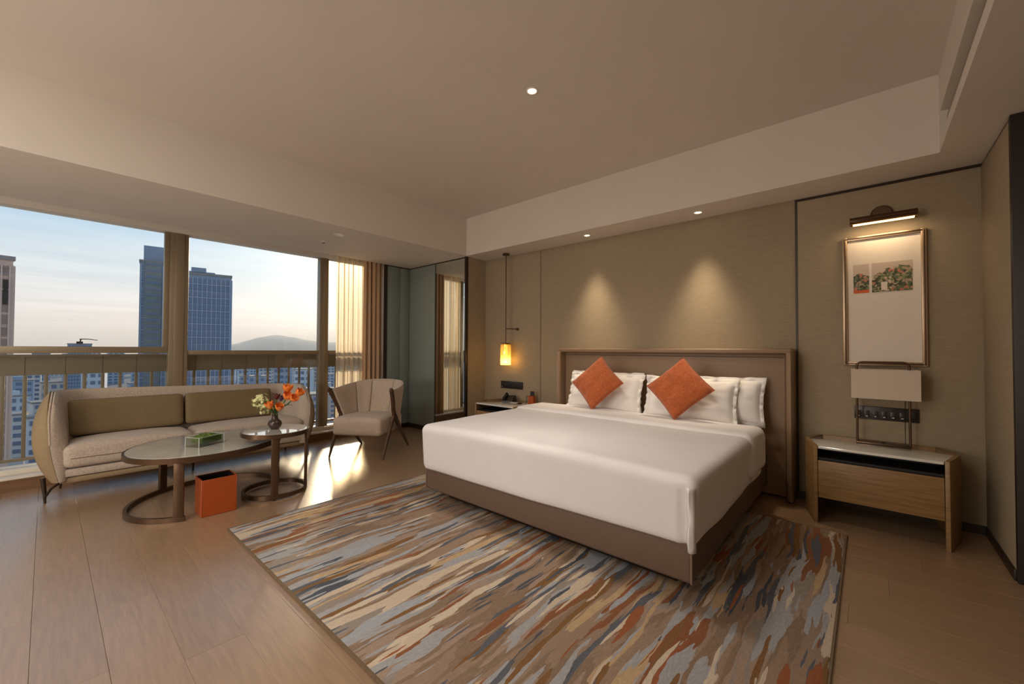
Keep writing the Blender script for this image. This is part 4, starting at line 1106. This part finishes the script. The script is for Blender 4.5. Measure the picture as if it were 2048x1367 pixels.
# crane on a distant roof
cx_, cy_ = polar(2.2, 700)
tb = thing('office_block', 'long low distant block carrying a crane', 'building', (cx_, cy_, GZ))
Mx = Matrix.Translation((cx_, cy_, 0)) @ Matrix.Rotation(-math.radians(2.2), 4, 'Z')
obj('body', B(-20, 0, -11, 9, GZ+.05, 5.5, M=Mx), m_conc, tb); obj('roof', B(-21, .5, -11.5, 9.5, 5.5, 6.3, M=Mx), m_roofm, tb)
bw, bl = bm_new(), bm_new(); facade(bw, bl, 0, -10.5, 8.5, -50, 4.5, 8, 14, Mx); obj('window_grid', bw, m_win, tb, smooth=False, kind='stuff'); obj('facade_ribs', bl, m_line, tb, smooth=False, kind='stuff')
cr = thing('crane', 'distant roof crane with a long jib above the low skyline', 'crane', (cx_, cy_, 6.3))
obj('cab', B(-4, 4, -4, 1.5, 6.35, 8.6, bev=.3, M=Mx), m_dark, cr)
bm = bm_new(); tube(bm, [Mx @ Vector((0, -1, 8.5)), Mx @ Vector((0, 0, 11.8))], .7, seg=6); obj('mast', bm, m_dark, cr)
bm = bm_new(); tube(bm, [Mx @ Vector((0, -1.5, 11.4)), Mx @ Vector((0, 6, 11.5)), Mx @ Vector((0, 13.5, 10.4))], [.6, .5, .4], seg=6); obj('jib', bm, m_dark, cr)

# blocks of the city below, near to far
rnd = random.Random(21)
fm = [M('block_facade', c, .75, var=.08, vscale=.08) for c in ((204, 210, 216), (176, 188, 202), (212, 206, 200), (152, 168, 188), (198, 184, 172))]  # facade colours lightened to carry the haze of distance
taken = [(*polar(7.9, 312), 24), (*polar(11.9, 280), 26), (*polar(-4.1, 183), 26), (*polar(2.2, 710), 26)]
rows_ = ((240, -12, 34, 9, 'near'), (330, -8, 34, 12, 'near'), (430, -6, 34, 15, 'middle'), (560, -5, 34, 18, 'middle'), (740, -4, 33, 20, 'far'), (980, -4, 33, 24, 'far'), (1300, -4, 33, 28, 'far'))
for D, a0, a1, n, zone in rows_:
    for k in range(n):
        az = lerp(a0, a1, (k+.5+rnd.uniform(-.22, .22))/n); d = D*rnd.uniform(.93, 1.07)
        w = D*math.radians((a1-a0)/n)*rnd.uniform(.55, .82); h = {'near': rnd.uniform(16, 40), 'middle': rnd.uniform(18, 50), 'far': rnd.uniform(20, 56)}[zone]
        if zone == 'near' and az < 4: h = rnd.uniform(28, 38)
        x, y = polar(az, d); dep = min(w*rnd.uniform(.5, .9), 30); mi = rnd.randrange(5); m = fm[mi]; hut = rnd.random() < .6
        r0 = math.hypot(w, dep)*.62
        if any(math.hypot(x-qx, y-qy) < r0+qr for qx, qy, qr in taken): continue
        taken.append((x, y, r0*.9))
        Mx = Matrix.Translation((x, y, 0)) @ Matrix.Rotation(-math.radians(az)+rnd.uniform(-.25, .25), 4, 'Z')
        lab = {'near': 'city block just beyond the railing', 'middle': 'mid distance city block behind the railing bars', 'far': 'far city block under the rail board'}[zone]
        lab = ('pale grey', 'blue grey', 'cream grey', 'slate blue', 'beige')[mi]+(' slim ' if h > w*1.25 else ' broad ')+lab+(', hut on roof' if hut else ', flat topped')
        t = thing('city_block', lab, 'building', (x, y, GZ), group='city blocks, '+zone)
        obj('body', B(-dep, 0, -w/2, w/2, GZ+.05, GZ+h, M=Mx), m, t)
        obj('roof', B(-dep-.4, .4, -w/2-.4, w/2+.4, GZ+h, GZ+h+.9, M=Mx), m_roofm, t)
        bw = bm_new(); nz = max(3, int(h/ (3.4 if zone == 'near' else 5))); nx = max(3, int(w/(4 if zone == 'near' else 7)))
        dw, dh = w/nx, h/nz
        for i in range(nx):
            for q in range(nz): box(bw, 0, .25, -w/2+dw*(i+.2), -w/2+dw*(i+.8), GZ+dh*(q+.25), GZ+dh*(q+.75), M=Mx)
        obj('window_grid', bw, m_win, t, smooth=False, kind='stuff')
        if hut: obj('roof_hut', B(-dep*.7, -dep*.3, -w*.2, w*.15, GZ+h+.9, GZ+h+3.6, M=Mx), m, t)
# wooded hill on the skyline
bm = bm_new(); rows = []
prof = [(12, .1), (13.5, .2), (14.3, .45), (15.2, .75), (16.5, 1.15), (17.4, 1.45), (18.3, 1.62), (19.2, 1.55), (20.4, 1.40), (21.5, 1.22), (22.6, 1.05), (23.6, .85), (25.5, .8), (28, .6), (32, .3), (38, .1)]
def hill_el(a):
    for (a0, e0), (a1, e1) in zip(prof, prof[1:]):
        if a0 <= a <= a1: return lerp(e0, e1, (a-a0)/(a1-a0))
    return 0
for j in range(15):
    r = []
    for i in range(121):
        az = 12+26*i/120; f = j/14; D = 2300+f*1100; x, y = polar(az, D)
        top = 2850*math.tan(math.radians(hill_el(az)))+1.25-GZ
        z = GZ-1+top*math.sin(PI*min(f*.9+.02, 1))**.8+noise.noise(Vector((x*.012, y*.012, 0)))*9*math.sin(PI*f)
        r.append((x, y, z))
    rows.append(r)
strip(bm, rows); struct('hill', bm, M('wooded_hill', (118, 116, 108), .95, var=.3, vscale=.02), ang=180)
hz = bpy.data.materials.new('city_haze'); hz.use_nodes = True; hn = hz.node_tree; hn.nodes.clear()
hv = N(hn, 'ShaderNodeVolumeScatter'); hv.inputs['Density'].default_value = .0006; hv.inputs['Anisotropy'].default_value = .25; hv.inputs['Color'].default_value = (.86, .92, 1, 1)
ho = N(hn, 'ShaderNodeOutputMaterial'); hn.links.new(hv.outputs[0], ho.inputs['Volume'])
o = obj('haze', B(-3900, -1050, -2500, 3400, GZ+.5, 90), hz, None, smooth=False); o['kind'] = 'stuff'; tag(o, 'thin bluish haze lying over the city', 'haze')
for o in bpy.data.objects:
    if '_base' in o: del o['_base']
